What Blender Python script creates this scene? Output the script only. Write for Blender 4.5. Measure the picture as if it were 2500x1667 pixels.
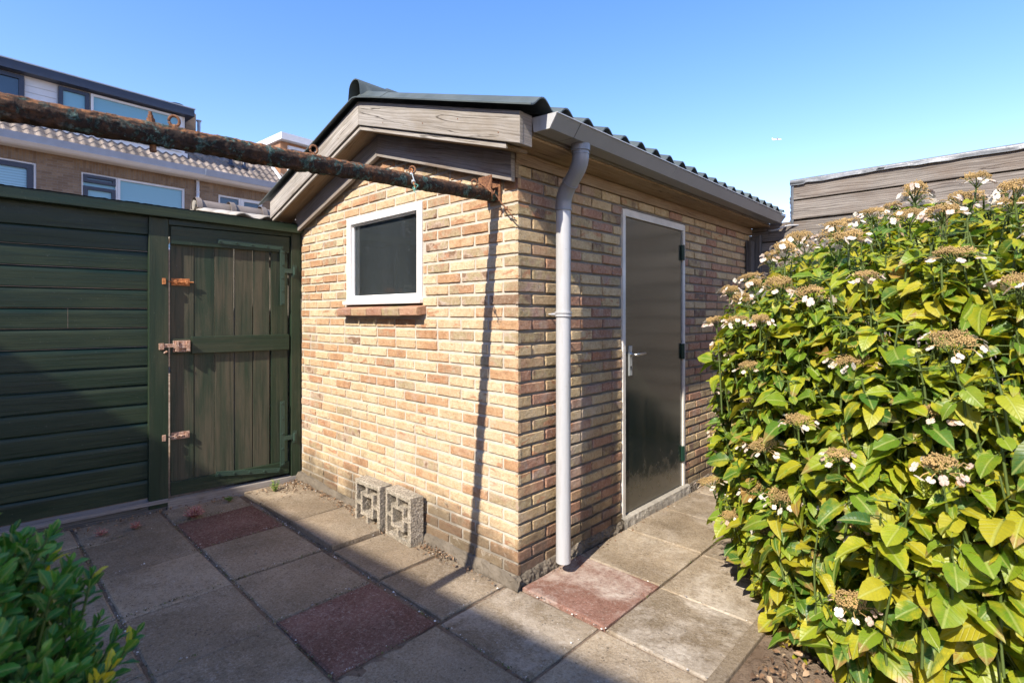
import bpy, math, random
import numpy as np
from mathutils import Vector, Matrix, noise
random.seed(7); rng = np.random.default_rng(7)
R = math.radians
for o in list(bpy.data.objects): bpy.data.objects.remove(o)
sc = bpy.context.scene
COL = sc.collection

# ------------------------------------------------------------------ camera
YAW = R(43.4)
cam_d = bpy.data.cameras.new('camera'); cam = bpy.data.objects.new('camera', cam_d); COL.objects.link(cam)
cam.location = (1.834, -1.9855, 1.40)
cam.rotation_euler = (R(90), 0, YAW)
cam_d.sensor_width = 36; cam_d.lens = 36 * 1278 / 2500.0
cam_d.shift_y = -64.5 / 2500.0
cam_d.clip_start = 0.05; cam_d.clip_end = 12000
cam_d.dof.use_dof = True; cam_d.dof.focus_distance = 2.9; cam_d.dof.aperture_fstop = 4.5
sc.camera = cam
# ------------------------------------------------------------------ world, sun, exposure
SUN_D = Vector((-0.20, 1.0, -0.90)).normalized()
w = bpy.data.worlds.new('World'); sc.world = w; w.use_nodes = True
nt = w.node_tree; bg = nt.nodes['Background']
sky = nt.nodes.new('ShaderNodeTexSky'); sky.sky_type = 'NISHITA'; sky.sun_disc = False
sky.sun_elevation = math.asin(-SUN_D.z); sky.sun_rotation = math.atan2(-SUN_D.x, -SUN_D.y)
sky.air_density = 1.0; sky.dust_density = 0.2; sky.ozone_density = 2.0; sky.altitude = 0
hs = nt.nodes.new('ShaderNodeHueSaturation'); hs.inputs['Saturation'].default_value = 1.30
tw = nt.nodes.new('ShaderNodeMix'); tw.data_type = 'RGBA'; tw.blend_type = 'MULTIPLY'; tw.inputs[0].default_value = 1; tw.inputs[7].default_value = (1.24, .865, .87, 1)
nt.links.new(sky.outputs[0], hs.inputs['Color']); nt.links.new(hs.outputs[0], tw.inputs[6]); nt.links.new(tw.outputs[2], bg.inputs[0]); bg.inputs[1].default_value = 0.125
sl = bpy.data.lights.new('sun', 'SUN'); sl.energy = 2.9; sl.angle = R(0.5); sl.color = (1.0, 0.92, 0.80)
so = bpy.data.objects.new('sun', sl); COL.objects.link(so)
so.rotation_euler = SUN_D.to_track_quat('-Z', 'Y').to_euler(); so.location = (2, -8, 10)
sc.view_settings.view_transform = 'Standard'; sc.view_settings.look = 'None'
sc.view_settings.exposure = 1.6; sc.view_settings.gamma = 1
sc.render.engine = 'CYCLES'

# ------------------------------------------------------------------ helpers: objects
OFF = {}
def tag(o, label=None, cat=None, group=None, kind=None):
    if label: o['label'] = label
    if cat: o['category'] = cat
    if group: o['group'] = group
    if kind: o['kind'] = kind
    return o
def empty(name, loc, label=None, cat=None, group=None):
    o = bpy.data.objects.new(name, None); COL.objects.link(o); o.location = loc; o.empty_display_size = .1
    OFF[o.name] = np.array(loc, float)
    return tag(o, label, cat, group)
class MB:
    def __init__(s): s.v = []; s.f = []; s.m = []; s.uv = []; s.t = []
    def add(s, vs, fs, m=0, uvs=None, t=(0, 0, 0)):
        b = len(s.v); s.v += [tuple(p) for p in vs]
        for i, f in enumerate(fs):
            s.f.append(tuple(b + k for k in f)); s.m.append(m); s.t.append(t)
            s.uv.append([tuple(q) for q in uvs[i]] if uvs else [(0, 0)] * len(f))
    def obox(s, o, ex, ey, ez, dims, m=0, t=None, jit=0):
        o = np.array(o, float); E = [np.array(e, float) for e in (ex, ey, ez)]
        la, lb, lc = dims; ou, ov = random.uniform(0, 50), random.uniform(0, 50)
        if t is None: t = (random.random(), random.random(), random.random())
        L = [(a, b, c) for c in (0, lc) for b in (0, lb) for a in (0, la)]
        vs = [o + E[0] * a + E[1] * b + E[2] * c + (np.array([random.uniform(-jit, jit) for _ in range(3)]) if jit else 0) for a, b, c in L]
        fs = [(0, 2, 3, 1), (4, 5, 7, 6), (0, 1, 5, 4), (2, 6, 7, 3), (0, 4, 6, 2), (1, 3, 7, 5)]
        det = np.dot(np.cross(E[0], E[1]), E[2]) * la * lb * lc
        if det < 0: fs = [f[::-1] for f in fs]
        kinds = [0, 0, 1, 1, 2, 2]; uvs = []
        for f, k in zip(fs, kinds):
            q = []
            for i in f:
                a, b, c = L[i]
                q.append((a + ou, b + ov) if k == 0 else ((a + ou, c + ov + 7) if k == 1 else (b * .1 + ou, c + ov)))
            uvs.append(q)
        s.add(vs, fs, m, uvs, t)
    def box(s, p0, p1, m=0, ax=None, t=None, jit=0):
        d = [p1[i] - p0[i] for i in range(3)]
        if ax is None: ax = max(range(3), key=lambda i: abs(d[i]))
        order = [ax, (ax + 1) % 3, (ax + 2) % 3]
        I = np.eye(3)
        s.obox(p0, I[order[0]], I[order[1]], I[order[2]], [d[i] for i in order], m, t, jit)
    def tube(s, pts, r, seg=12, m=0, t=(0, 0, 0), cap=True):
        P = [np.array(p, float) for p in pts]; n = len(P)
        rr = r if hasattr(r, '__len__') else [r] * n
        up = None; vs = []; us = 0; lens = [0]
        for i in range(1, n): lens.append(lens[-1] + np.linalg.norm(P[i] - P[i - 1]))
        for i in range(n):
            d = P[min(i + 1, n - 1)] - P[max(i - 1, 0)]; d /= (np.linalg.norm(d) + 1e-12)
            if up is None:
                a = np.array([0, 0, 1.]) if abs(d[2]) < .9 else np.array([1., 0, 0])
                up = np.cross(d, a); up /= np.linalg.norm(up)
            else:
                up = up - d * np.dot(up, d); up /= (np.linalg.norm(up) + 1e-12)
            sd = np.cross(d, up)
            for k in range(seg):
                an = 2 * math.pi * k / seg
                vs.append(P[i] + (up * math.cos(an) + sd * math.sin(an)) * rr[i])
        fs = []; uvs = []
        for i in range(n - 1):
            for k in range(seg):
                k2 = (k + 1) % seg
                fs.append((i * seg + k, i * seg + k2, (i + 1) * seg + k2, (i + 1) * seg + k))
                c = .3
                uvs.append([(lens[i], k / seg * c), (lens[i], (k + 1) / seg * c), (lens[i + 1], (k + 1) / seg * c), (lens[i + 1], k / seg * c)])
        if cap:
            fs.append(tuple(range(seg))[::-1]); uvs.append([(0, 0)] * seg)
            fs.append(tuple((n - 1) * seg + k for k in range(seg))); uvs.append([(0, 0)] * seg)
        s.add(vs, fs, m, uvs, t)
    def extrude(s, prof, o, ex, ey, ez, L, m=0, t=None, uvscale=1):
        """closed profile [(b,c)] in the ey/ez plane, extruded L along ex"""
        o = np.array(o, float); ex, ey, ez = [np.array(e, float) for e in (ex, ey, ez)]
        if t is None: t = (random.random(), random.random(), random.random())
        n = len(prof); ou, ov = random.uniform(0, 50), random.uniform(0, 50)
        vs = [o + ey * b + ez * c for b, c in prof] + [o + ex * L + ey * b + ez * c for b, c in prof]
        area = sum(prof[i][0] * prof[(i + 1) % n][1] - prof[(i + 1) % n][0] * prof[i][1] for i in range(n))
        flip = (area * np.dot(np.cross(ey, ez), ex) * L) < 0
        per = [0]
        for i in range(n): per.append(per[-1] + math.dist(prof[i], prof[(i + 1) % n]))
        fs = []; uvs = []
        for i in range(n):
            j = (i + 1) % n
            fs.append((i, j, j + n, i + n)); uvs.append([(ou, ov + per[i]), (ou, ov + per[i + 1]), (ou + L, ov + per[i + 1]), (ou + L, ov + per[i])])
        fs.append(tuple(range(n))[::-1]); uvs.append([(ou + b * .1, ov + c) for b, c in prof][::-1])
        fs.append(tuple(range(n, 2 * n))); uvs.append([(ou + b * .1, ov + c) for b, c in prof])
        if flip: fs = [f[::-1] for f in fs]; uvs = [u[::-1] for u in uvs]
        s.add(vs, fs, m, uvs, t)
    def grid(s, fn, nu, nv, m=0, t=(0, 0, 0), skip=None, uvf=None, flip=False):
        vs = [fn(i / nu, j / nv) for j in range(nv + 1) for i in range(nu + 1)]
        fs = []; uvs = []
        for j in range(nv):
            for i in range(nu):
                if skip and skip((i + .5) / nu, (j + .5) / nv): continue
                a = j * (nu + 1) + i; f = (a, a + 1, a + nu + 2, a + nu + 1)
                q = [(i / nu, j / nv), ((i + 1) / nu, j / nv), ((i + 1) / nu, (j + 1) / nv), (i / nu, (j + 1) / nv)]
                if uvf: q = [uvf(*z) for z in q]
                if flip: f = f[::-1]; q = q[::-1]
                fs.append(f); uvs.append(q)
        s.add(vs, fs, m, uvs, t)
    def build(s, name, mats, parent=None, loc=None, bevel=0, smooth=False, seg=2):
        off = np.zeros(3)
        if parent is not None: off = OFF.get(parent.name, off)
        elif loc is not None: off = np.array(loc, float)
        V = np.array(s.v, float) - off
        me = bpy.data.meshes.new(name); me.from_pydata(V.tolist(), [], s.f)
        if not isinstance(mats, (list, tuple)): mats = [mats]
        for mm in mats: me.materials.append(mm)
        me.polygons.foreach_set('material_index', s.m)
        uvl = me.uv_layers.new(name='UVMap')
        uvl.data.foreach_set('uv', np.array([c for f in s.uv for q in f for c in q], dtype=np.float32))
        at = me.attributes.new('tint', 'FLOAT_VECTOR', 'FACE')
        at.data.foreach_set('vector', np.array(s.t, dtype=np.float32).ravel())
        if smooth: me.polygons.foreach_set('use_smooth', [True] * len(s.f))
        me.update()
        o = bpy.data.objects.new(name, me); COL.objects.link(o)
        if parent is not None: o.parent = parent
        else: o.location = off.tolist()
        OFF[o.name] = off
        if bevel:
            b = o.modifiers.new('bevel', 'BEVEL'); b.width = bevel; b.segments = seg; b.limit_method = 'ANGLE'; b.angle_limit = R(40)
            b.harden_normals = False
        return o

# ------------------------------------------------------------------ helpers: materials
class NT:
    def __init__(s, name):
        s.mat = bpy.data.materials.new(name); s.mat.use_nodes = True
        s.nt = s.mat.node_tree; s.b = s.nt.nodes['Principled BSDF']; s.out = s.nt.nodes['Material Output']
    def n(s, typ, props=None, **inp):
        nd = s.nt.nodes.new('ShaderNode' + typ)
        for k, v in (props or {}).items(): setattr(nd, k, v)
        for k, v in inp.items():
            key = k.replace('_', ' ')
            sock = nd.inputs[int(k[1:])] if (k[0] == 'i' and k[1:].isdigit()) else nd.inputs[key]
            s.set(sock, v)
        return nd
    def set(s, sock, v):
        if isinstance(v, bpy.types.NodeSocket): s.nt.links.new(v, sock)
        elif isinstance(v, bpy.types.Node): s.nt.links.new(v.outputs[0], sock)
        else:
            if hasattr(sock.default_value, '__len__') and len(sock.default_value) == 4 and len(v) == 3: v = (*v, 1)
            sock.default_value = v
    def math(s, op, a, b=0.0, c=0.0, clamp=False):
        return s.n('Math', {'operation': op, 'use_clamp': clamp}, i0=a, i1=b, i2=c).outputs[0]
    def vmul(s, v, sc_): return s.n('Mapping', None, Vector=v, Scale=sc_).outputs[0]
    def mapg(s, v, loc=(0, 0, 0), rot=(0, 0, 0), scale=(1, 1, 1)): return s.n('Mapping', None, Vector=v, Location=loc, Rotation=rot, Scale=scale).outputs[0]
    def noise(s, v, scale, detail=4, rough=.55, dist=0): return s.n('TexNoise', None, Vector=v, Scale=float(scale), Detail=float(detail), Roughness=rough, Distortion=float(dist)).outputs['Fac']
    def ramp(s, f, stops, interp='LINEAR'):
        nd = s.n('ValToRGB', None, Fac=f); cr = nd.color_ramp; cr.interpolation = interp
        while len(cr.elements) < len(stops): cr.elements.new(.5)
        for e, (p, c) in zip(cr.elements, stops):
            e.position = p; e.color = (*(c if hasattr(c, '__len__') else (c, c, c)), 1)
        return nd.outputs[0]
    def mix(s, f, a, b, typ='MIX'):
        nd = s.nt.nodes.new('ShaderNodeMix'); nd.data_type = 'RGBA'; nd.blend_type = typ
        s.set(nd.inputs[0], f); s.set(nd.inputs[6], a); s.set(nd.inputs[7], b)
        return nd.outputs[2]
    def tint(s):
        a = s.n('Attribute', {'attribute_name': 'tint'}); return a.outputs['Vector']
    def sep(s, v): return s.n('SeparateXYZ', None, i0=v).outputs
    def obj(s): return s.n('TexCoord').outputs['Object']
    def uvc(s): return s.n('TexCoord').outputs['UV']
    def addv(s, a, b): return s.n('VectorMath', {'operation': 'ADD'}, i0=a, i1=b).outputs[0]
    def scalev(s, a, k): 
        nd = s.n('VectorMath', {'operation': 'SCALE'}, i0=a); s.set(nd.inputs['Scale'], k); return nd.outputs[0]
    def bump(s, h, strength=.5, dist=.01, prev=None):
        nd = s.n('Bump', None, Height=h, Strength=strength, Distance=dist)
        if prev is not None: s.set(nd.inputs['Normal'], prev)
        return nd.outputs[0]
    def done(s, col=None, rough=None, normal=None, **kw):
        if col is not None: s.set(s.b.inputs['Base Color'], col)
        if rough is not None: s.set(s.b.inputs['Roughness'], rough)
        if normal is not None: s.set(s.b.inputs['Normal'], normal)
        for k, v in kw.items(): s.set(s.b.inputs[k.replace('_', ' ')], v)
        return s.mat

def plain(name, col, rough=.6, metallic=0, var=.15, bump=.15, bscale=60, spec=.5):
    m = NT(name); c = m.obj(); n1 = m.noise(c, 6, 5); n2 = m.noise(c, bscale, 4)
    cc = m.mix(m.ramp(n1, [(.3, 0), (.75, 1)]), [x * (1 - var) for x in col], [min(1, x * (1 + var)) for x in col])
    return m.done(cc, rough, m.bump(n2, bump, .004), Metallic=metallic, Specular_IOR_Level=spec)

def brick_mat(name, stops, darkness=1.0):
    m = NT(name); t = m.tint(); ts = m.sep(t); c = m.addv(m.obj(), m.scalev(t, 17.0))
    base = m.ramp(m.math('ADD', ts[0], m.math('MULTIPLY', m.math('SUBTRACT', m.noise(c, 9, 4, .6), .5), .5)), stops)
    # fired streaks and blushes inside single bricks
    st = m.noise(m.mapg(c, rot=(0, R(38), R(38)), scale=(9, 9, 30)), 1.0, 3, .5, .6)
    red = m.mix(m.ramp(st, [(.56, 0), (.62, .75)]), base, (.45, .22, .12))
    pick = m.math('GREATER_THAN', ts[1], .72)
    base2 = m.mix(pick, base, red)
    bl = m.noise(c, 22, 4, .6)
    base3 = m.mix(m.ramp(bl, [(.35, .5), (.7, 0)]), base2, m.mix(1.0, base2, (.72, .60, .50), 'MULTIPLY'))
    dk = m.noise(c, 11, 5, .7)
    base4 = m.mix(m.math('MULTIPLY', m.ramp(dk, [(.60, 0), (.72, .8)]), m.math('GREATER_THAN', ts[2], .8)), base3, (.10, .075, .05))
    md = m.noise(c, 62, 4, .75); base4 = m.mix(m.ramp(md, [(.34, .6), (.50, 0)]), base4, m.mix(1.0, base4, (.62, .52, .42), 'MULTIPLY')); base4 = m.mix(m.ramp(md, [(.58, 0), (.72, .4)]), base4, (.74, .64, .48))
    sp = m.noise(c, 150, 3, .6)
    base5 = m.mix(m.ramp(sp, [(.3, .35), (.45, 0)]), base4, (.13, .08, .05))
    # ragged lime bloom and grime low on the wall
    o = m.obj(); z = m.sep(o)[2]
    gr = m.noise(o, 3.2, 6, .65); 
    low = m.math('SUBTRACT', m.math('MULTIPLY', gr, .95), m.math('MULTIPLY', z, 1.05))
    base6 = m.mix(m.ramp(low, [(.10, 0), (.36, .75)]), base5, (.085, .065, .045))
    wh = m.noise(m.mapg(o, loc=(3, 3, 3)), 2.3, 6, .7)
    hz = m.math('MULTIPLY', m.ramp(z, [(.25, 0), (.4, 1), (.85, 1), (1.0, 0)]), m.ramp(wh, [(.52, 0), (.72, .5)]))
    base7 = m.mix(hz, base6, (.62, .54, .46))
    smr = m.noise(m.mapg(o, loc=(8, 1, 5)), 13, 6, .75, .5); base7 = m.mix(m.ramp(smr, [(.60, 0), (.70, .55)]), base7, (.55, .50, .42))
    gk = m.noise(m.mapg(o, loc=(4, 6, 2), scale=(1, 1, .35)), 4.0, 6, .7); base7 = m.mix(m.ramp(gk, [(.54, 0), (.74, .5)]), base7, m.mix(1.0, base7, (.62, .52, .42), 'MULTIPLY'))
    if darkness != 1: base7 = m.mix(1.0, base7, (darkness, darkness * .97, darkness * .92), 'MULTIPLY')
    b1 = m.bump(m.noise(c, 60, 6, .7), .85, .009)
    b2 = m.bump(m.noise(c, 300, 3, .6), .35, .002, b1)
    return m.done(base7, .88, b2, Specular_IOR_Level=.25)

PAL_A = [(0, (.60, .48, .30)), (.22, (.64, .52, .34)), (.44, (.58, .45, .28)), (.60, (.56, .385, .23)), (.72, (.50, .31, .17)),
         (.81, (.44, .26, .15)), (.86, (.42, .31, .20)), (.92, (.41, .34, .20)), (.97, (.48, .37, .28)), (1, (.26, .17, .11))]
PAL_B = [(0, (.58, .45, .27)), (.25, (.54, .42, .24)), (.45, (.47, .34, .20)), (.60, (.46, .28, .18)), (.74, (.37, .21, .145)),
         (.82, (.39, .28, .22)), (.92, (.42, .34, .19)), (1, (.22, .15, .11))]
M_BRICK_A = brick_mat('brick_yellow', PAL_A)
M_BRICK_B = brick_mat('brick_brown', PAL_B)
def mortar(name, col):
    m = NT(name); o = m.obj(); n1 = m.noise(o, 9, 5); n2 = m.noise(o, 150, 4, .7)
    c = m.mix(m.ramp(n1, [(.3, 0), (.7, 1)]), [x * .78 for x in col], [x * 1.12 for x in col])
    z = m.sep(o)[2]
    low = m.math('SUBTRACT', m.math('MULTIPLY', m.noise(o, 3.2, 6, .65), .95), m.math('MULTIPLY', z, 1.05))
    c = m.mix(m.ramp(low, [(.18, 0), (.38, .6)]), c, (.09, .07, .05))
    return m.done(c, .95, m.bump(n2, .8, .004), Specular_IOR_Level=.2)
M_MORT_A = mortar('mortar_light', (.52, .47, .39))
M_MORT_B = mortar('mortar_grey', (.23, .205, .17))

def wood(name, c0, c1, dark=(.05, .035, .025), rough=.8, grain=1.0, knots=.6, stain=None, spec=.3, bumpk=1.0, gscale=1.0):
    m = NT(name); uv = m.uvc(); t = m.tint(); ts = m.sep(t)
    co = m.addv(uv, m.scalev(t, 31.0))
    warp = m.noise(m.mapg(co, scale=(1.3, 7 * gscale, 1)), 1.6, 3, .5)
    cw = m.addv(co, m.n('CombineXYZ', None, Y=m.math('MULTIPLY', warp, .06)).outputs[0])
    g1 = m.noise(m.mapg(cw, scale=(1.8, 52 * gscale, 1)), 1.0, 7, .68)
    g2 = m.noise(m.mapg(cw, scale=(6, 330 * gscale, 1)), 1.0, 3, .6)
    rings = m.n('TexWave', {'wave_type': 'BANDS', 'bands_direction': 'Y', 'wave_profile': 'SAW'}, Vector=m.mapg(cw, scale=(.5, 9 * gscale, 1)), Scale=2.2, Distortion=4.5, Detail=3.0, Detail_Scale=.9).outputs['Fac']
    big = m.noise(m.mapg(co, scale=(1.2, 3, 1)), 2.0, 4, .6)
    ck = m.noise(m.mapg(cw, scale=(.55, 13 * gscale, 1)), 1.0, 3, .45)
    crack = m.math('MULTIPLY', m.ramp(m.math('ABSOLUTE', m.math('SUBTRACT', ck, .5)), [(0, .9), (.003, .6), (.009, 0)]), m.ramp(big, [(.50, 0), (.56, 1)]))
    f = m.math('ADD', m.math('MULTIPLY', g1, .6), m.math('MULTIPLY', rings, .25 * grain)); f = m.math('ADD', f, m.math('MULTIPLY', big, .25))
    col = m.mix(m.ramp(f, [(.34, 0), (.72, 1)]), c0, c1)
    col = m.mix(m.ramp(g1, [(.28, .75 * grain), (.42, 0)]), col, dark)
    col = m.mix(m.ramp(g2, [(.30, .35), (.45, 0)]), col, [x * .45 for x in c0])
    vo = m.n('TexVoronoi', None, Vector=m.mapg(co, scale=(2.1, 7.5, 1)), Scale=1.0)
    kd = m.math('ADD', vo.outputs['Distance'], m.math('MULTIPLY', g1, .05))
    col = m.mix(m.ramp(kd, [(.055, knots), (.085, knots * .35), (.14, 0)]), col, dark)
    col = m.mix(m.math('MULTIPLY', crack, min(1, grain)), col, [x * .5 for x in dark])
    hv = m.n('HueSaturation', None, Hue=.5, Saturation=1.0, Value=m.math('ADD', .82, m.math('MULTIPLY', ts[0], .36)), Color=col).outputs[0]
    col = hv
    if stain:
        sn = m.noise(m.mapg(co, scale=(1.1, 2.2, 1)), 2.3, 5, .65, .3)
        col = m.mix(m.ramp(sn, [(.45, 0), (.66, stain[1])]), col, stain[0])
    b = m.bump(g1, .5 * bumpk, .006); b = m.bump(g2, .3 * bumpk, .002, b); b = m.bump(rings, .1 * bumpk, .004, b); b = m.bump(m.math('SUBTRACT', 1.0, crack), .8 * bumpk, .004, b)
    return m.done(col, rough, b, Specular_IOR_Level=spec)
M_WOOD_GREY = wood('weathered_timber', (.20, .18, .155), (.42, .39, .355), stain=((.20, .16, .11), .5))
M_WOOD_INNER = wood('weathered_timber_inner', (.22, .195, .17), (.38, .345, .31), stain=((.17, .11, .07), .5))
M_WOOD_SOFFIT = wood('soffit_plywood', (.22, .15, .09), (.35, .26, .17), dark=(.14, .08, .04), stain=((.20, .12, .06), .6), knots=.2)
M_WOOD_CLAD = wood('weathered_cladding', (.055, .044, .037), (.245, .220, .190), dark=(.045, .035, .03), knots=.85, stain=((.13, .085, .055), .4), gscale=.8)
M_WOOD_DARK = wood('dark_timber', (.06, .055, .05), (.15, .14, .13), dark=(.02, .018, .016))

def green_paint(name, base, faded, fade_lo, fade_hi, rough=.38):
    m = NT(name); uv = m.uvc(); t = m.tint(); co = m.addv(uv, m.scalev(t, 31.0))
    g1 = m.noise(m.mapg(co, scale=(1.6, 70, 1)), 1.0, 6, .62); fd = m.noise(m.mapg(co, scale=(.9, 6, 1)), 1.6, 5, .62)
    sc1 = m.noise(m.mapg(co, scale=(14, 60, 1)), 1.0, 5, .75)
    col = m.mix(m.ramp(fd, [(fade_lo, 0), (fade_hi, 1)]), base, faded)
    col = m.mix(m.ramp(g1, [(.3, .7), (.5, 0)]), col, [x * .5 for x in base])
    sp = m.noise(co, 60, 3, .8)
    col = m.mix(m.ramp(sp, [(.67, 0), (.72, .5)]), col, (.16, .17, .14))
    col = m.mix(m.ramp(sc1, [(.73, 0), (.76, .5)]), col, (.25, .24, .2))
    b = m.bump(g1, .45, .004); b = m.bump(fd, .25, .01, b)
    rg = m.ramp(fd, [(fade_lo, rough), (fade_hi, min(1, rough + .3))])
    return m.done(col, rg, b, Specular_IOR_Level=.32)
M_GREEN = green_paint('green_paint_boards', (.009, .023, .011), (.036, .048, .022), .40, .72, .33)
M_GREEN_FADE = green_paint('green_paint_faded', (.022, .040, .022), (.084, .074, .048), .36, .60, .5)
M_GREEN_RAIL = green_paint('green_paint_rail', (.018, .034, .018), (.058, .058, .032), .45, .75, .40)
M_GREEN_METAL = green_paint('green_paint_metal', (.032, .060, .044), (.07, .09, .065), .5, .9, .32)

def concrete(name, col, red=False):
    m = NT(name); o = m.obj(); t = m.tint(); ts = m.sep(t)
    n1 = m.noise(o, 3.1, 6, .6); n2 = m.noise(o, 38, 5, .7); n3 = m.noise(o, 190, 4, .75)
    c = m.mix(m.ramp(n1, [(.32, 0), (.7, 1)]), [x * .78 for x in col], [x * 1.15 for x in col])
    # tint.x > .5 : red slab
    cr = m.mix(m.ramp(n1, [(.3, 0), (.7, 1)]), (.15, .072, .055), (.23, .12, .092)); cr = m.mix(m.math('MULTIPLY', ts[1], .75), cr, (.40, .21, .155))
    c = m.mix(m.math('GREATER_THAN', ts[0], .5), c, cr)
    hv = m.n('HueSaturation', None, Value=m.math('ADD', .86, m.math('MULTIPLY', ts[2], .28)), Color=c).outputs[0]
    c = m.mix(m.ramp(n2, [(.30, .5), (.5, 0)]), hv, m.mix(1.0, hv, (.5, .46, .42), 'MULTIPLY'))
    c = m.mix(m.ramp(n2, [(.60, 0), (.74, .35)]), c, (.42, .38, .32))
    n4 = m.noise(o, 85, 3, .8); c = m.mix(m.ramp(n4, [(.34, .6), (.47, 0)]), c, m.mix(1.0, c, (.42, .39, .36), 'MULTIPLY')); c = m.mix(m.ramp(n4, [(.54, 0), (.68, .6)]), c, (.46, .41, .35))
    c = m.mix(m.ramp(n3, [(.28, .8), (.46, 0)]), c, (.05, .045, .038))
    c = m.mix(m.ramp(n3, [(.60, 0), (.72, .65)]), c, (.52, .47, .40))
    st = m.noise(m.mapg(o, loc=(9, 4, 0)), 1.5, 7, .7, .5); c = m.mix(m.ramp(st, [(.44, .6), (.60, 0)]), c, m.mix(1.0, c, (.55, .50, .44), 'MULTIPLY'))
    rt = m.noise(m.mapg(o, loc=(2, 8, 0)), 7, 6, .75, .3); c = m.mix(m.ramp(rt, [(.62, 0), (.72, .5)]), c, (.10, .085, .05))
    # lime bloom patches, only on slabs whose tint.y is high
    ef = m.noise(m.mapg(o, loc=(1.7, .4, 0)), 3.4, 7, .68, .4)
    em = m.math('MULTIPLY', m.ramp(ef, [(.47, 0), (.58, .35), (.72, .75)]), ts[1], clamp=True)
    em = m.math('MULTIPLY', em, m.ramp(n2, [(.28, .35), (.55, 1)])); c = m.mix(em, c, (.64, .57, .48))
    # dark lichen dots
    vo = m.n('TexVoronoi', None, Vector=o, Scale=38.0, Randomness=1.0); vn = m.noise(o, 4.5, 3)
    dots = m.math('MULTIPLY', m.ramp(vo.outputs['Distance'], [(.12, .75), (.22, 0)]), m.ramp(vn, [(.52, 0), (.62, 1)]))
    c = m.mix(dots, c, (.045, .04, .038))
    b = m.bump(n2, .6, .008); b = m.bump(n4, .8, .005, b); b = m.bump(n3, .7, .0025, b)
    return m.done(c, .92, b, Specular_IOR_Level=.25)
M_SLAB = concrete('paving_concrete', (.345, .275, .19))
M_CONC = plain('rough_concrete', (.15, .125, .095), .95, 0, .35, 1.0, 70, .2)
M_CONC_SIL = plain('sill_concrete', (.34, .31, .26), .95, 0, .25, .8, 90, .2)
def exposed():
    m = NT('gravel_concrete'); o = m.obj(); vo = m.n('TexVoronoi', None, Vector=o, Scale=130.0)
    n = m.noise(o, 45, 5, .7); n1 = m.noise(o, 9, 4)
    c = m.ramp(m.sep(vo.outputs['Color'])[0], [(0, (.18, .155, .12)), (.5, (.34, .29, .22)), (1, (.50, .44, .35))])
    c = m.mix(m.ramp(n, [(.3, .6), (.5, 0)]), c, (.09, .075, .055)); c = m.mix(m.ramp(n1, [(.45, 0), (.7, .5)]), c, (.17, .155, .12))
    b = m.bump(vo.outputs['Distance'], .9, .004); b = m.bump(n, .6, .005, b)
    return m.done(c, .95, b, Specular_IOR_Level=.2)
M_EXPOSED = exposed()
def soil():
    m = NT('soil'); o = m.obj(); n1 = m.noise(o, 2.2, 6, .65); n2 = m.noise(o, 45, 6, .75); n3 = m.noise(o, 170, 3, .7)
    c = m.mix(m.ramp(n1, [(.35, 0), (.65, 1)]), (.16, .105, .068), (.34, .26, .19))
    c = m.mix(m.ramp(n2, [(.32, .8), (.5, 0)]), c, (.045, .03, .02)); c = m.mix(m.ramp(n3, [(.62, 0), (.7, .8)]), c, (.42, .34, .26))
    b = m.bump(n2, .9, .02); b = m.bump(n3, .8, .005, b)
    return m.done(c, 1.0, b, Specular_IOR_Level=.15)
M_SOIL = soil()
M_WHITE = plain('white_paint', (.80, .78, .74), .42, 0, .06, .25, 90)
M_WHITE_OLD = plain('white_paint_old', (.66, .62, .55), .6, 0, .18, .5, 60)
M_REVEAL = plain('reveal_paint', (.36, .43, .38), .7, 0, .3, .4, 40)
M_PVC = plain('grey_pvc', (.235, .24, .25), .33, 0, .06, .08, 40)
def dirty_pvc():
    m = NT('pale_grey_pvc'); o = m.obj(); a = m.noise(m.mapg(o, scale=(1, 1, .12)), 26, 5, .65); b_ = m.noise(o, 70, 4, .75); z = m.sep(o)[2]
    c = m.mix(m.ramp(a, [(.35, 0), (.75, 1)]), (.40, .405, .41), (.47, .47, .475)); c = m.mix(m.ramp(b_, [(.64, 0), (.72, .55)]), c, (.20, .18, .14))
    c = m.mix(m.math('MULTIPLY', m.ramp(a, [(.50, 0), (.62, .35)]), 1), c, (.27, .26, .23))
    return m.done(c, m.math('ADD', .3, m.math('MULTIPLY', a, .2)), m.bump(b_, .12, .003))
M_PVC_L = dirty_pvc()
M_PIPE_JOINT = plain('dark_joint', (.10, .10, .10), .6)
def roof_mat():
    m = NT('fibre_cement_roof'); o = m.obj(); n1 = m.noise(o, 5, 6, .6); n2 = m.noise(o, 130, 4, .7)
    c = m.mix(m.ramp(n1, [(.3, 0), (.75, 1)]), (.055, .068, .066), (.105, .125, .12))
    c = m.mix(m.ramp(n2, [(.68, 0), (.74, .6)]), c, (.3, .3, .27))
    return m.done(c, .55, m.bump(n2, .25, .003), Specular_IOR_Level=.4)
M_ROOF = roof_mat()
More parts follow.
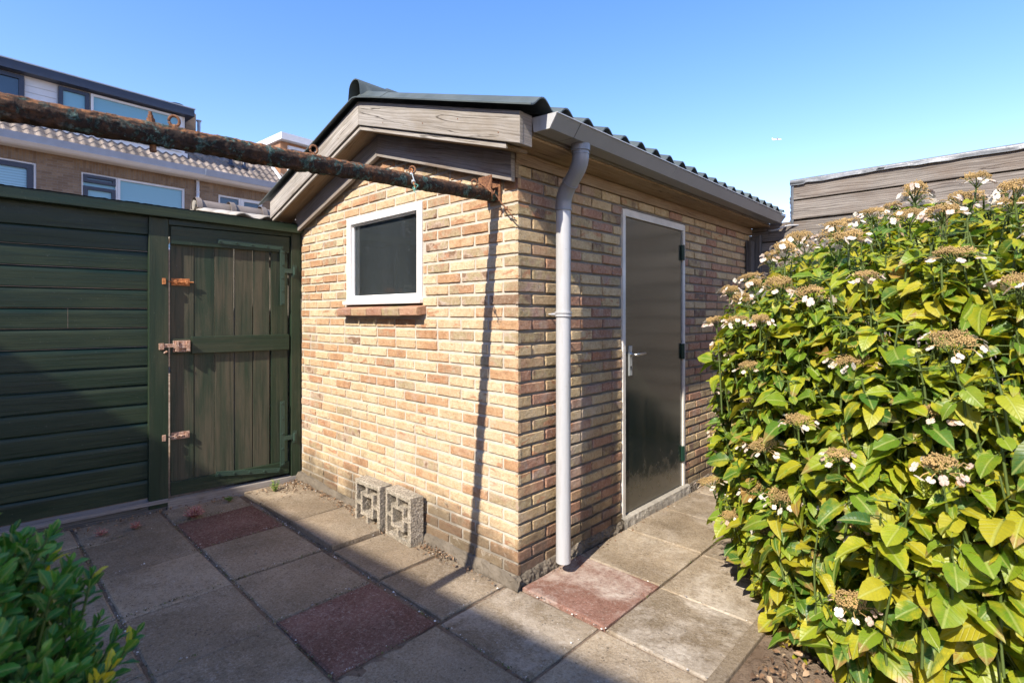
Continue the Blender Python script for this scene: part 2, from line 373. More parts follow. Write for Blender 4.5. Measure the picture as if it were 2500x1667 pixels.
def rust():
    m = NT('rusty_peeling_pipe'); o = m.obj(); n1 = m.noise(o, 14, 7, .7); n2 = m.noise(o, 85, 6, .75); n3 = m.noise(m.mapg(o, loc=(5, 2, 1)), 22, 7, .78, .6); n4 = m.noise(m.mapg(o, loc=(1, 7, 3)), 5, 4)
    c = m.ramp(n1, [(.34, (.022, .014, .010)), (.50, (.055, .032, .021)), (.60, (.11, .052, .026)), (.72, (.22, .09, .033))])
    c = m.mix(m.ramp(n2, [(.40, .85), (.56, 0)]), c, (.022, .016, .013))
    nzz = m.sep(m.n('NewGeometry').outputs['Normal'])[2]; oy = m.sep(o)[1]
    top = m.math('MULTIPLY', m.ramp(m.math('ADD', nzz, m.math('MULTIPLY', n1, .6)), [(.75, 0), (1.05, 1)]), m.ramp(m.math('MULTIPLY', oy, -1.0), [(0, .15), (1, .95)]))
    c = m.mix(top, c, m.mix(m.ramp(n2, [(.4, 0), (.6, 1)]), (.10, .05, .03), (.34, .15, .055)))
    pm = m.math('MULTIPLY', m.ramp(n3, [(.525, 0), (.55, 1)]), m.ramp(n4, [(.38, 0), (.50, 1)]))
    pc = m.mix(m.ramp(n2, [(.45, 0), (.6, 1)]), (.028, .06, .05), (.13, .20, .175))
    c = m.mix(pm, c, pc)
    b = m.bump(n2, 1.0, .008); b = m.bump(pm, .8, .004, b)
    return m.done(c, .85, b, Specular_IOR_Level=.3)
M_RUST = rust()
def rust2(name, a, b_, d):
    m = NT(name); o = m.obj(); n1 = m.noise(o, 70, 6, .75); n2 = m.noise(o, 300, 4, .7)
    c = m.ramp(n1, [(.32, d), (.5, a), (.68, b_)])
    return m.done(c, .8, m.bump(m.math('ADD', n1, n2), .9, .004), Specular_IOR_Level=.4)
M_RUST_FE = rust2('rusty_iron', (.20, .085, .04), (.36, .19, .09), (.045, .025, .018))
M_RUST_LIGHT = rust2('flaking_bolt', (.42, .25, .17), (.62, .50, .42), (.16, .06, .03))
M_RUST_ORANGE = rust2('orange_bolt', (.48, .17, .05), (.58, .30, .14), (.2, .07, .03))
M_STEEL = plain('steel', (.55, .54, .5), .35, .9, .1, .1)
M_GALV = plain('galvanised', (.55, .58, .56), .4, .5, .1, .1)
M_WIRE = plain('green_wire', (.10, .30, .24), .5)
def door_mat():
    m = NT('green_gloss_door'); o = m.obj(); n1 = m.noise(m.mapg(o, scale=(1, 1, .12)), 16, 5, .6); n2 = m.noise(o, 110, 3, .7); n3 = m.noise(m.mapg(o, scale=(1, 60, 2)), 1.0, 4)
    c = m.mix(m.ramp(n1, [(.35, 0), (.7, 1)]), (.012, .020, .014), (.026, .030, .020))
    c = m.mix(m.ramp(n2, [(.71, 0), (.75, .6)]), c, (.3, .3, .25))
    zz = m.sep(o)[2]; dn = m.noise(o, 12, 5, .7); dm = m.ramp(m.math('SUBTRACT', dn, m.math('MULTIPLY', zz, .9)), [(.15, 0), (.45, .65)])
    c = m.mix(dm, c, (.10, .088, .065)); sc_ = m.noise(m.mapg(o, scale=(1, 3, .25)), 30, 4, .8); c = m.mix(m.ramp(sc_, [(.68, 0), (.73, .35)]), c, (.12, .12, .10))
    rg = m.math('ADD', m.math('ADD', .08, m.math('MULTIPLY', dm, .4)), m.math('MULTIPLY', n1, .20))
    return m.done(c, rg, m.bump(n3, .12, .003), Specular_IOR_Level=.8, Coat_Weight=.5, Coat_Roughness=.12)
M_DOOR = door_mat()
def glass_mat():
    m = NT('dirty_glass'); o = m.obj(); nt_ = m.nt
    n1 = m.noise(m.mapg(o, scale=(1, 1, .5)), 95, 4, .75); n2 = m.noise(m.mapg(o, scale=(1, 1, .18)), 6, 5, .6)
    tr = m.n('BsdfTransparent', None, Color=(.78, .84, .80)); gl = m.n('BsdfGlossy', None, Color=(.9, .95, 1.0), Roughness=.03)
    fr = m.n('Fresnel', None, IOR=1.5); s1 = m.n('MixShader', None, i0=fr, i1=tr, i2=gl)
    df = m.n('BsdfDiffuse', None, Color=(.34, .39, .39))
    k = m.math('ADD', m.math('MULTIPLY', m.math('MULTIPLY', m.ramp(n1, [(.64, 0), (.70, .55)]), m.ramp(m.noise(m.mapg(o, scale=(1, 1, .3)), 9, 4, .7), [(.42, .1), (.62, 1)])), 1), m.math('MULTIPLY', m.ramp(n2, [(.2, .5), (.8, 1)]), .085))
    s2 = m.n('MixShader', None, i0=k, i1=s1, i2=df); nt_.links.new(s2.outputs[0], m.out.inputs[0]); return m.mat
M_GLASS = glass_mat()
M_DARK = plain('interior_dark', (.05, .05, .048), .9)
M_LEAD = plain('roofing_felt', (.16, .17, .18), .45, .2, .3, .7, 25)

def veined(name, greens, trans=.35, rough=.42, edge=None, variegated=False):
    """leaf: uv.x -0.5..0.5 across, uv.y 0..1 along; tint.x picks the colour"""
    m = NT(name); uv = m.uvc(); t = m.tint(); ts = m.sep(t); us = m.sep(uv)
    base = m.ramp(ts[0], greens)
    au = m.math('ABSOLUTE', us[0])
    ph = m.math('SUBTRACT', us[1], m.math('MULTIPLY', au, .75))
    sw = m.math('SINE', m.math('MULTIPLY', ph, 52.0)); vein = m.ramp(sw, [(.80, 0), (1.0, 1)])
    mid = m.ramp(au, [(0, 1), (.022, .8), (.045, 0)])
    cell = m.noise(m.mapg(m.addv(uv, m.scalev(t, 9.0)), scale=(30, 30, 1)), 1.0, 3)
    blot = m.noise(m.addv(m.mapg(uv, scale=(2.2, 1.6, 1)), m.scalev(t, 23.0)), 1.3, 4, .6)
    yl = m.math('MULTIPLY', m.ramp(m.math('ADD', blot, m.math('MULTIPLY', au, .55)), [(.52, 0), (.76, 1)]), m.ramp(ts[1], [(.35, 0), (.8, .9)]))
    if variegated: col = m.mix(m.math('GREATER_THAN', ts[1], 2.0), base, (.6, .5, .05))
    else: col = m.mix(yl, base, (.50, .44, .025))
    if edge:
        ed = m.math('MULTIPLY', m.ramp(m.math('ADD', us[1], m.math('MULTIPLY', blot, .35)), [(.93, 0), (1.12, .9)]), m.ramp(ts[2], [(.62, 0), (.9, .9)]))
        col = m.mix(ed, col, edge)
    spt = m.noise(m.addv(uv, m.scalev(t, 41.0)), 13, 3, .6); col = m.mix(m.math('MULTIPLY', m.ramp(spt, [(.66, 0), (.72, .85)]), m.ramp(ts[2], [(.3, 0), (.5, 1)])), col, (.16, .085, .03))
    col = m.mix(m.math('MULTIPLY', mid, .55), col, (.42, .46, .13)); col = m.mix(m.math('MULTIPLY', vein, .20), col, (.38, .42, .10))
    col = m.mix(m.ramp(cell, [(.3, .25), (.6, 0)]), col, m.mix(1.0, col, (.5, .55, .5), 'MULTIPLY'))
    nb = m.bump(m.math('SUBTRACT', 1.0, m.math('MAXIMUM', vein, mid)), .5, .003)
    m.done(col, rough, nb, Specular_IOR_Level=.4)
    tl = m.n('BsdfTranslucent', None, Color=m.mix(1.0, col, (1.6, 1.45, .6), 'MULTIPLY'))
    ms = m.n('MixShader', None, i0=trans, i1=m.b.outputs[0], i2=tl); m.nt.links.new(ms.outputs[0], m.out.inputs[0])
    return m.mat
M_LEAF = veined('hydrangea_leaf', [(0, (.04, .115, .018)), (.25, (.08, .18, .018)), (.5, (.17, .27, .018)), (.75, (.30, .36, .02)), (.93, (.42, .37, .025)), (1, (.36, .21, .06))], .36, .42, (.34, .20, .07))
M_LEAF2 = veined('euonymus_leaf', [(0, (.03, .13, .03)), (.45, (.07, .24, .035)), (.80, (.16, .36, .05)), (.86, (.70, .58, .03)), (1, (.80, .68, .06))], .3, .3, None, True)
M_STEM = plain('green_stem', (.075, .11, .022), .6)
M_CANE = plain('brown_cane', (.25, .17, .10), .85, 0, .35, .7, 120)
M_FLORET = plain('dry_floret', (.42, .28, .11), .85, 0, .35, .4, 200)
def petal_mat():
    m = NT('sepal'); t = m.tint(); ts = m.sep(t)
    c = m.ramp(ts[0], [(0, (.80, .73, .62)), (.5, (.74, .65, .54)), (.8, (.62, .47, .40)), (1, (.40, .27, .15))])
    m.done(c, .6); tl = m.n('BsdfTranslucent', None, Color=c); ms = m.n('MixShader', None, i0=.3, i1=m.b.outputs[0], i2=tl); m.nt.links.new(ms.outputs[0], m.out.inputs[0]); return m.mat
M_PETAL = petal_mat()
def tinted(name, stops, rough=.8, trans=0):
    m = NT(name); ts = m.sep(m.tint()); c = m.ramp(ts[0], stops); return m.done(c, rough)
M_LITTER = tinted('leaf_litter', [(0, (.07, .04, .022)), (.4, (.16, .09, .045)), (.75, (.28, .17, .09)), (.97, (.36, .26, .16)), (1, (.6, .55, .48))])
M_SEDUM = tinted('sedum', [(0, (.38, .14, .12)), (.6, (.62, .30, .27)), (1, (.55, .42, .22))])
M_WEED = tinted('weed_green', [(0, (.07, .16, .02)), (.6, (.16, .28, .04)), (1, (.45, .45, .06))])
M_PEBBLE = tinted('pebble', [(0, (.10, .09, .08)), (.6, (.30, .27, .24)), (1, (.7, .67, .62))])

# ================================================================== GROUND
def nz(x, y, z=0.0): return noise.noise(Vector((x, y, z)))
def ground_z(x, y):
    return -0.035 + (.05 * max(0, min(1, (x - 1.02) * 5)) if x > 1.02 else 0)
mb = MB()
S = 4000
mb.add([(-S, -S, -.30), (S, -S, -.30), (S, S, -.30), (-S, S, -.30)], [(0, 1, 2, 3)])
tag(mb.build('ground', M_SOIL), kind='structure')
# garden soil with real relief near the camera
mb = MB()
def gfn(u, v):
    x = -7 + u * 12; y = -6 + v * 14
    z = -.016 + .003 * nz(x * 3, y * 3) + .0035 * nz(x * 17, y * 17)
    if x > 1.12: z += .012 + .02 * nz(x * 1.7, y * 1.7, 4)
    return (x, y, z)
mb.grid(gfn, 240, 280)
tag(mb.build('garden_soil', M_SOIL, smooth=True), kind='structure')

# ------------------------------------------------------------------ paving
mb = MB()
def slab(x0, x1, y0, y1, z=0.0, red=0, ef=0.0, tilt=(0, 0), th=.045, rot=0.0):
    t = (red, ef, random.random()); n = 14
    cx, cy = (x0 + x1) / 2, (y0 + y1) / 2; sd = random.uniform(0, 99)
    def P(u, v, k):
        x = x0 + (x1 - x0) * u; y = y0 + (y1 - y0) * v
        e = min(u, 1 - u, v, 1 - v)
        dz = 0.0
        if e < 1e-6:
            a = .0035 * nz(x * 22, y * 22, sd) + .004 * abs(nz(x * 70, y * 70, sd))
            x += (cx - x) * a * 3; y += (cy - y) * a * 3; dz = -.005
        dz += .0016 * nz(x * 9, y * 9, sd)
        dx, dy = x - cx, y - cy
        x, y = cx + dx * math.cos(rot) - dy * math.sin(rot), cy + dx * math.sin(rot) + dy * math.cos(rot)
        return (x, y, z + dz + tilt[0] * dx + tilt[1] * dy - (th if k else 0))
    us = [0, .018] + [.018 + (.964) * i / (n - 2) for i in range(1, n - 2)] + [.982, 1]
    m_ = len(us); vs = [P(u, v, 0) for v in us for u in us]; fs = []
    for j in range(m_ - 1):
        for i in range(m_ - 1): fs.append((j * m_ + i, j * m_ + i + 1, (j + 1) * m_ + i + 1, (j + 1) * m_ + i))
    b = len(vs)
    ring = [i for i in range(m_)] + [j * m_ + m_ - 1 for j in range(1, m_)] + [(m_ - 1) * m_ + i for i in range(m_ - 2, -1, -1)] + [j * m_ for j in range(m_ - 2, 0, -1)]
    for i in ring: x, y, zz = vs[i]; vs.append((x, y, zz - th))
    for k in range(len(ring)):
        k2 = (k + 1) % len(ring); fs.append((ring[k], b + k, b + k2, ring[k2]))
    mb.add(vs, fs, 0, None, t)
g = .0022
def cell(xs, ys, **kw): slab(xs[0] + g, xs[1] - g, ys[0] + g, ys[1] - g, **kw)
rj = lambda a: random.uniform(-a, a)
# row along the side wall (x 0..1.05), three columns before the door and on
XB = [.022, .528, 1.04]
for j, (ya, yb) in enumerate([(.0, .505), (.505, 1.01), (1.01, 1.515), (1.515, 2.02), (2.02, 2.53), (2.53, 3.03), (3.03, 3.5)]):
    for i in range(2):
        red = 1 if (i == 0 and j == 0) else 0
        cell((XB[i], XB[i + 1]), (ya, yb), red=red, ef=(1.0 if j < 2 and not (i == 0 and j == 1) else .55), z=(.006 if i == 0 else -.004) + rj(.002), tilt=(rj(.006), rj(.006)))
# row y -0.47 .. 0 in front of the gable wall, right of the corner step
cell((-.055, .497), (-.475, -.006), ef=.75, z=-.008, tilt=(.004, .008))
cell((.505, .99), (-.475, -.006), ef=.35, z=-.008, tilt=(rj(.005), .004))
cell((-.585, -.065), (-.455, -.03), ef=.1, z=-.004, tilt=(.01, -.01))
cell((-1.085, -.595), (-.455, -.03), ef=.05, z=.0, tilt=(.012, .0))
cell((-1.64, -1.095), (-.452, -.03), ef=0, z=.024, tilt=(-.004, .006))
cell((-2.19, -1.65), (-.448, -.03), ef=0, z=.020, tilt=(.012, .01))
cell((-2.52, -2.2), (-.448, -.03), ef=0, z=.012)
# rows further out, joints skewed a little from the wall
YR = [(-.985, -.485), (-1.47, -.995), (-1.98, -1.48), (-2.49, -1.99), (-3.0, -2.5), (-3.5, -3.01), (-4.0, -3.51)]
for j, (ya, yb) in enumerate(YR):
    sh = [0, .03, -.02, .02, 0, 0, 0][j]
    xs = [-.0625 + sh + .545 * k for k in range(-5, 3)]
    for i in range(len(xs) - 1):
        k = i - 5; red = 1 if (j == 0 and k in (-1, -4)) else 0
        if xs[i] < -2.55 - .08 * (-ya): pass
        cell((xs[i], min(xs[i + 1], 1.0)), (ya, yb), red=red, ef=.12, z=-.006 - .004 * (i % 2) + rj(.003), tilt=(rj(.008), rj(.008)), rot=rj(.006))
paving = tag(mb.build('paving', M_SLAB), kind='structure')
mb = MB()
for i in range(9):
    y0 = -3.9 + i * .9; a = 1.045 + .095 * max(0, min(1, (y0 + .5)))
    mb.box((1.035 + rj(.006) + (.03 if y0 > -.2 else -.04), y0 + .004, -.18), (1.095 + (.03 if y0 > -.2 else -.04), y0 + .896, .004 + rj(.006)), 0, jit=.003, t=(0, .1, random.random()))
tag(mb.build('kerb', M_SLAB, bevel=.006), kind='structure')

# ================================================================== SHED
shed = empty('brick_shed', (-1.25, 1.65, 0), 'yellow brick shed with grey timber verges and a corrugated roof', 'shed')
def roofline(x): return 2.791 - .309 * abs(x + 1.24)

def brick_wall(name, mats, U, N, length, zmax, openings, phase, zbase=.045, course=.0668, Lb=.222, seed=1, rec=.007, corner=True):
    rnd = random.Random(seed); mb = MB(); U = np.array(U, float); N = np.array(N, float)
    jt = .0125; k = 0; z = zbase
    while z < max(zmax(0), zmax(length / 2)) :
        z0, z1 = z + jt / 2, z + course - jt / 2
        head = (k + phase) % 2 == 0
        u = 0.0; first = True
        while u < length - .02:
            L = (.5 * Lb if (first and head) else Lb * rnd.uniform(.97, 1.03))
            if not first and rnd.random() < .02: L = Lb * .5
            u0 = u + (0 if first else jt / 2); u1 = min(u + L, length) - jt / 2
            rnd2 = random.Random(1000 * k + 77) if first else rnd
            t = (rnd2.random(), rnd2.random(), rnd.random())
            first = False; u += L
            a, b = u0, u1; ok = True; c0, c1 = z0, z1
            for (oa, ob, oc, od) in openings:
                if z1 > oc and z0 < od and b > oa and a < ob:
                    mz = min(z1, od) - max(z0, oc)
                    if mz < .3 * course:
                        if z1 > od: c0 = max(c0, od + .004)
                        else: c1 = min(c1, oc - .004)
                        continue
                    la, lb = (oa - .006) - a, b - (ob + .006)
                    if la > lb: b = min(b, oa - .006)
                    else: a = max(a, ob + .006)
                    if b - a < .025: ok = False
            if not ok or min(zmax(a), zmax(b)) < c0 + .012 and max(zmax(a), zmax(b)) < c0 + .012: continue
            if b - a < .02 or c1 - c0 < .012: continue
            nx = max(3, int((b - a) / .026) + 2); nzz = 5
            us = [0, .005] + [(b - a) * i / (nx - 2) for i in range(1, nx - 2)] + [b - a - .005, b - a]
            zs = [0, .005, (c1 - c0) * .36, (c1 - c0) * .66, c1 - c0 - .005, c1 - c0]
            dep = rnd.uniform(-.0024, .0026); sd = rnd.uniform(0, 500); tl = rnd.uniform(-.006, .006); sk = rnd.uniform(-.004, .004)
            rough = rnd.choice([.5, 1, 1, 1.6]); vs = []
            at_corner = corner and a < 1e-6
            nxx, nzn = len(us), len(zs)
            for jz, zz in enumerate(zs):
                for iu, uu in enumerate(us):
                    U0 = a + uu; Z0 = c0 + zz + sk * (uu - (b - a) / 2)
                    e = (iu in (0, nxx - 1)) + (jz in (0, nzn - 1))
                    ch = nz(U0 * 28, Z0 * 28, sd); ch2 = nz(U0 * 75, Z0 * 75, sd + 9)
                    d = dep + tl * (uu - (b - a) / 2) + .0009 * ch2 + .0006 * ch
                    if e:
                        d -= (.0035 if not (at_corner and iu == 0) else .0015) * e + max(0, ch) * .006 * rough
                        inn = (.0006 + max(0, ch2) * .0045 * rough + max(0, ch) * .004 * rough)
                        if iu == 0 and not at_corner: U0 += inn
                        if iu == nxx - 1: U0 -= inn
                        if jz == 0: Z0 += inn
                        if jz == nzn - 1: Z0 -= inn
                        if at_corner and iu == 0: U0 += max(0, ch) * .004
                    Z0 = min(Z0, zmax(U0))
                    vs.append(U * U0 + N * d + np.array([0, 0, Z0]))
            fs = []
            for jz in range(nzn - 1):
                for iu in range(nxx - 1):
                    q = jz * nxx + iu; fs.append((q, q + 1, q + nxx + 1, q + nxx))
            ring = [i for i in range(nxx)] + [j * nxx + nxx - 1 for j in range(1, nzn)] + [(nzn - 1) * nxx + i for i in range(nxx - 2, -1, -1)] + [j * nxx for j in range(nzn - 2, 0, -1)]
            bb = len(vs)
            for i in ring: vs.append(vs[i] * (1 - abs(N)) + N * (-.022))
            for q in range(len(ring)):
                q2 = (q + 1) % len(ring); fs.append((ring[q], bb + q, bb + q2, ring[q2]))
            if np.dot(np.cross(U, [0, 0, 1]), N) < 0: fs = [f[::-1] for f in fs]
            mb.add(vs, fs, 0, None, t)
        z += course; k += 1
    # mortar bed
    H = max(zmax(0), zmax(length / 2)); nu = int(length / .022); nv = int(H / .022)
    def mf(u, v):
        uu, zz = u * length, v * H
        if u == 0: uu = .006
        return U * uu + N * (-rec + .0022 * nz(uu * 30, zz * 30, seed) + .0016 * nz(uu * 90, zz * 90, seed)) + np.array([0, 0, min(zz, zmax(uu))])
    def skip(u, v):
        uu, zz = u * length, v * H
        if zz > zmax(uu) + .03: return True
        return any(oa + .0 < uu < ob - .0 and oc < zz < od for oa, ob, oc, od in openings)
    mb.grid(mf, nu, nv, 1, skip=skip, flip=(np.dot(np.cross(U, [0, 0, 1]), N) < 0))
    # inner leaf (gives the wall its thickness)
    def ib(u0, u1, z0, z1):
        if u1 - u0 < .01 or z1 - z0 < .01: return
        mb.obox(U * u0 - N * .11 + np.array([0, 0, z0]), U, N, (0, 0, 1), (u1 - u0, .09, z1 - z0), 1)
    if openings:
        oa, ob, oc, od = openings[0]
        K = 1.0 if N[0] > .5 else .84
        ib(.12, oa, 0, H * K); ib(ob, length, 0, H * K); ib(oa, ob, 0, oc); ib(oa, ob, od, H * K)
    else: ib(.12, length, 0, H * .86)
    return mb.build(name, mats, shed)
WIN = (.817, 1.734, 1.473, 2.115)
DOOR = (1.011, 1.93, -.1, 2.103)
brick_wall('gable_wall', [M_BRICK_A, M_MORT_A], (-1, 0, 0), (0, -1, 0), 2.49, lambda u: 2.575 - .309 * abs(-u + 1.25), [(.817, 1.734, 1.40, 2.115)], 0, seed=3)
brick_wall('side_wall', [M_BRICK_B, M_MORT_B], (0, 1, 0), (1, 0, 0), 3.36, lambda u: 2.178, [DOOR], 1, seed=8, rec=.013)
mb = MB()
mb.box((-2.49, .12, 0), (-2.40, 3.36, 2.2), 0); mb.box((-2.40, 3.27, 0), (-.12, 3.36, 2.2), 0)
mb.build('rear_wall', M_MORT_B, shed)
mb = MB(); mb.box((-2.38, .12, .0), (-.13, 3.26, .04), 0); mb.build('floor', M_DARK, shed)

# plinth: rough concrete foot of both walls
mb = MB()
def pa(u, v):
    x = -2.5 + 2.535 * u; pr = [(0.004, .056), (-.008, .050), (-.018, .028), (-.026, -.002), (-.030, -.05)]
    i = min(3, int(v * 4)); f = v * 4 - i; y = pr[i][0] * (1 - f) + pr[i + 1][0] * f; z = pr[i][1] * (1 - f) + pr[i + 1][1] * f
    big = .02 * max(0, nz(x * 3, 1.3)) * (1 if z > -.01 else .3); lft = max(0, min(1, (-x - 1.9) * 1.8)) * .03
    n_ = nz(x * 15, z * 24, 3) * .013 + nz(x * 47, z * 60, 5) * .008
    return (x, y - abs(n_) - big - lft * .6 * (v > .1), z + n_ * .5 + lft * (v < .8) + (.012 * nz(x * 7, 4.4) if v < .6 else 0))
mb.grid(pa, 260, 12, 0)
def pb(u, v):
    y = -.03 + 3.39 * u; pr = [(-.004, .06), (.006, .055), (.014, .03), (.018, 0), (.02, -.05)]
    i = min(3, int(v * 4)); f = v * 4 - i; x = pr[i][0] * (1 - f) + pr[i + 1][0] * f; z = pr[i][1] * (1 - f) + pr[i + 1][1] * f
    n_ = nz(y * 18, z * 26, 7) * .014 + nz(y * 55, z * 70, 9) * .009
    return (x + n_, y, z + n_ * .4 + (.01 * nz(y * 6, 2.2) if v < .6 else 0))
mb.grid(pb, 340, 12, 0)
mb.build('plinth', M_CONC, shed)
mb = MB()
def th(u, v):
    y = .985 + .98 * u; pr = [(-.08, .074), (.012, .072), (.024, .066), (.03, .03), (.034, -.05)]
    i = min(3, int(v * 4)); f = v * 4 - i; x = pr[i][0] * (1 - f) + pr[i + 1][0] * f; z = pr[i][1] * (1 - f) + pr[i + 1][1] * f
    n_ = nz(y * 22, z * 30, 17) * .005 + nz(y * 70, z * 70, 9) * .003
    return (x + n_ * (v > .3), y, z + n_ * .5)
mb.grid(th, 90, 16, 0)
mb.build('threshold', M_CONC_SIL, shed)

# timber plate and soffit above the side wall
mb = MB(); mb.box((-.09, -.02, 2.180), (.006, 3.40, 2.246), 0, ax=1); mb.build('wall_plate', M_WOOD_SOFFIT, shed, bevel=.003)
mb = MB(); mb.box((-.05, -.165, 2.249), (.172, 1.55, 2.261), 0, ax=1); mb.box((-.05, 1.553, 2.2485), (.172, 3.395, 2.2605), 0, ax=1)
mb.build('eaves_soffit', M_WOOD_SOFFIT, shed, bevel=.001)
mb = MB(); mb.box((.158, -.09, 2.262), (.182, 3.34, 2.335), 0, ax=1); mb.build('fascia_board', M_WOOD_INNER, shed, bevel=.001)

# barge boards, gable soffit
sl_len = math.hypot(1, .309); ex_r = np.array([1, 0, -.309]) / sl_len; ex_l = np.array([-1, 0, -.309]) / sl_len
def slopeboard(mb, y0, y1, za, h, xr, xl, xa=-1.24, m=0):
    """two boards meeting at the apex, vertical depth h, plumb-cut ends"""
    for sgn, xe in ((1, xr), (-1, xl)):
        L = abs(xe - xa); ou, ov = random.uniform(0, 50), random.uniform(0, 50); t = (random.random(),) * 3
        x0 = xa + sgn * .0012
        P = [(x0, y0, za), (xe, y0, za - .309 * L), (xe, y0, za - .309 * L - h), (x0, y0, za - h)]
        V = P + [(x, y1, z) for x, _, z in P]
        fs = [(0, 3, 2, 1), (4, 5, 6, 7), (0, 1, 5, 4), (2, 3, 7, 6), (1, 2, 6, 5), (0, 4, 7, 3)]
        uvp = [(0, h), (L, h), (L, 0), (0, 0)] * 1; uvq = [(0, h + .3), (L, h + .3), (L, -.3), (0, -.3)]
        U = [(a + ou, b + ov) for a, b in uvp] + [(a + ou, b + ov) for a, b in uvq]
        uvs = [[U[i] for i in f] for f in fs]
        uvs[4] = [(ou + (V[i][1] - y0) * .1, ov + V[i][2]) for i in fs[4]]
        if sgn < 0: fs = [f[::-1] for f in fs]; uvs = [u[::-1] for u in uvs]
        mb.add(V, fs, m, uvs, t)
mb = MB(); slopeboard(mb, -.195, -.170, 2.791, .152, .190, -2.645); mb.build('barge_board', M_WOOD_GREY, shed, bevel=.003)
mb = MB(); slopeboard(mb, -.1695, -.105, 2.789, .150, .188, -2.64); mb.build('barge_backing', M_WOOD_INNER, shed, bevel=.002)
mb = MB(); slopeboard(mb, -.168, -.024, 2.633, .018, .085, -2.62, m=0); mb.build('gable_soffit', M_WOOD_SOFFIT, shed, bevel=.001)
mb = MB(); slopeboard(mb, -.182, -.1685, 2.6335, .024, .088, -2.63); mb.build('soffit_trim', M_WOOD_GREY, shed, bevel=.001)
mb = MB(); slopeboard(mb, -.048, -.020, 2.616, .148, -.004, -2.486, xa=-1.25); mb.build('inner_barge_board', M_WOOD_INNER, shed, bevel=.002)
mb = MB(); slopeboard(mb, -.0195, .02, 2.614, .12, .0, -2.486, xa=-1.25); mb.build('packing_board', M_WOOD_SOFFIT, shed)
# screw heads
for x, z in ((-.95, .03), (-.55, .05), (-.25, .09), (.05, .04), (-1.5, .05), (-2.0, .04)):
    mb = MB(); zz = roofline(x) - .152 + z; mb.tube([(x, -.1945, zz), (x, -.1965, zz)], .0035, 8); mb.build('screw_head', M_RUST_FE, shed)

# corrugated roof
RX0, RX1, RY0, RY1 = -2.79, .295, -.2365, 3.42
def rsurf(x, y, lift=0.0, th=0.0):
    d = abs(x + 1.24); d2 = math.sqrt(d * d + .0009) - .03
    z = 2.791 - .309 * d2 + .017 + .0265 * (1 + math.cos(2 * math.pi * (y + .148) / .177)) + lift
    lap = .007 if ((y - RY0) // .885) % 2 == 1 else 0
    return (x, y, z + lap - th + .0012 * nz(x * 2, y * 3))
def shell(mb, fn, us, vs_, th, m=0):
    nu, nv = len(us), len(vs_)
    top = [fn(u, v, 0) for v in vs_ for u in us]; bot = [fn(u, v, th) for v in vs_ for u in us]; n = len(top); fs = []
    for j in range(nv - 1):
        for i in range(nu - 1):
            a = j * nu + i; fs.append((a, a + 1, a + nu + 1, a + nu)); fs.append((n + a, n + a + nu, n + a + nu + 1, n + a + 1))
    for i in range(nu - 1): fs.append((i, n + i, n + i + 1, i + 1)); a = (nv - 1) * nu + i; fs.append((a, a + 1, n + a + 1, n + a))
    for j in range(nv - 1): a = j * nu; fs.append((a, a + nu, n + a + nu, n + a)); a += nu - 1; fs.append((a, n + a, n + a + nu, a + nu))
    mb.add(top + bot, fs, m)
mb = MB()
xs = [RX0 + (RX1 - RX0) * i / 14 for i in range(15)] + [-1.24, -1.27, -1.21]; xs = sorted(set(xs))
ys = [RY0 + (RY1 - RY0) * i / 248 for i in range(249)]
shell(mb, lambda x, y, t: rsurf(x, y, 0, t), xs, ys, .0075)
roof = mb.build('corrugated_roof', M_ROOF, shed, smooth=True)
roof.modifiers.new('es', 'EDGE_SPLIT').split_angle = R(50)
mb = MB()
def cap(x, y, t):
    d = abs(x + 1.24)
    k = .5 * (1 + math.cos(2 * math.pi * (y + .148) / .177)); st = (.010 if (y // .531) % 2 == 0 else 0)
    wing = 2.791 - .309 * d + .017 + .053 * min(1, k + .25 * max(0, 1 - d / .12)) + .012
    q = d / .066; roll = 2.868 + .060 * math.sqrt(max(0, 1 - q * q)) if q < 1 else -9
    z = max(wing, roll) + st
    return (x, y, z - t)
xs = [-1.24 + .30 * math.copysign(abs(a) ** 1.7, a) for a in np.linspace(-1, 1, 41)]
shell(mb, cap, xs, [RY0 + .012 + (3.43 - RY0) * i / 250 for i in range(251)], .007)
rc = mb.build('ridge_cap', M_ROOF, shed, smooth=True); rc.modifiers.new('es', 'EDGE_SPLIT').split_angle = R(50)

# gutter
gp = [(.186, 2.338), (.199, 2.270), (.294, 2.266), (.330, 2.316), (.336, 2.324), (.328, 2.328), (.322, 2.322), (.289, 2.272), (.204, 2.276), (.191, 2.338)]
gt = MB()
n = 60; V = []
for i in range(n + 1):
    y = -.10 + 3.42 * i / n; V += [(x, y, z - .006 * i / n + .0015 * nz(y, 3)) for x, z in gp]
k = len(gp); fs = [(i * k + j, (i + 1) * k + j, (i + 1) * k + (j + 1) % k, i * k + (j + 1) % k) for i in range(n) for j in range(k)]
gt.add(V, fs, 0)
gutter = gt.build('gutter', M_PVC, shed)
def gband(y0, y1, s, name, mat):
    mb = MB(); c = (.262, 2.30); pr = [(.187, 2.337), (.199, 2.270), (.294, 2.266), (.331, 2.316), (.338, 2.326)]
    outer = [(c[0] + (x - c[0]) * s, c[1] + (z - c[1]) * s) for x, z in pr]; inner = [(c[0] + (x - c[0]) * .93, c[1] + (z - c[1]) * .93) for x, z in pr][::-1]
    mb.extrude(outer + inner, (0, y0, 0), (0, 1, 0), (1, 0, 0), (0, 0, 1), y1 - y0); mb.build(name, mat, gutter)
for y in (.085, 1.10, 1.86, 2.55, 2.80): gband(y, y + .035, 1.025, 'joint_band', M_PVC); gband(y - .004, y, 1.012, 'joint_seal', M_PIPE_JOINT)
mb = MB(); c = [(.186, 2.339), (.199, 2.268), (.295, 2.264), (.332, 2.316), (.338, 2.329)]
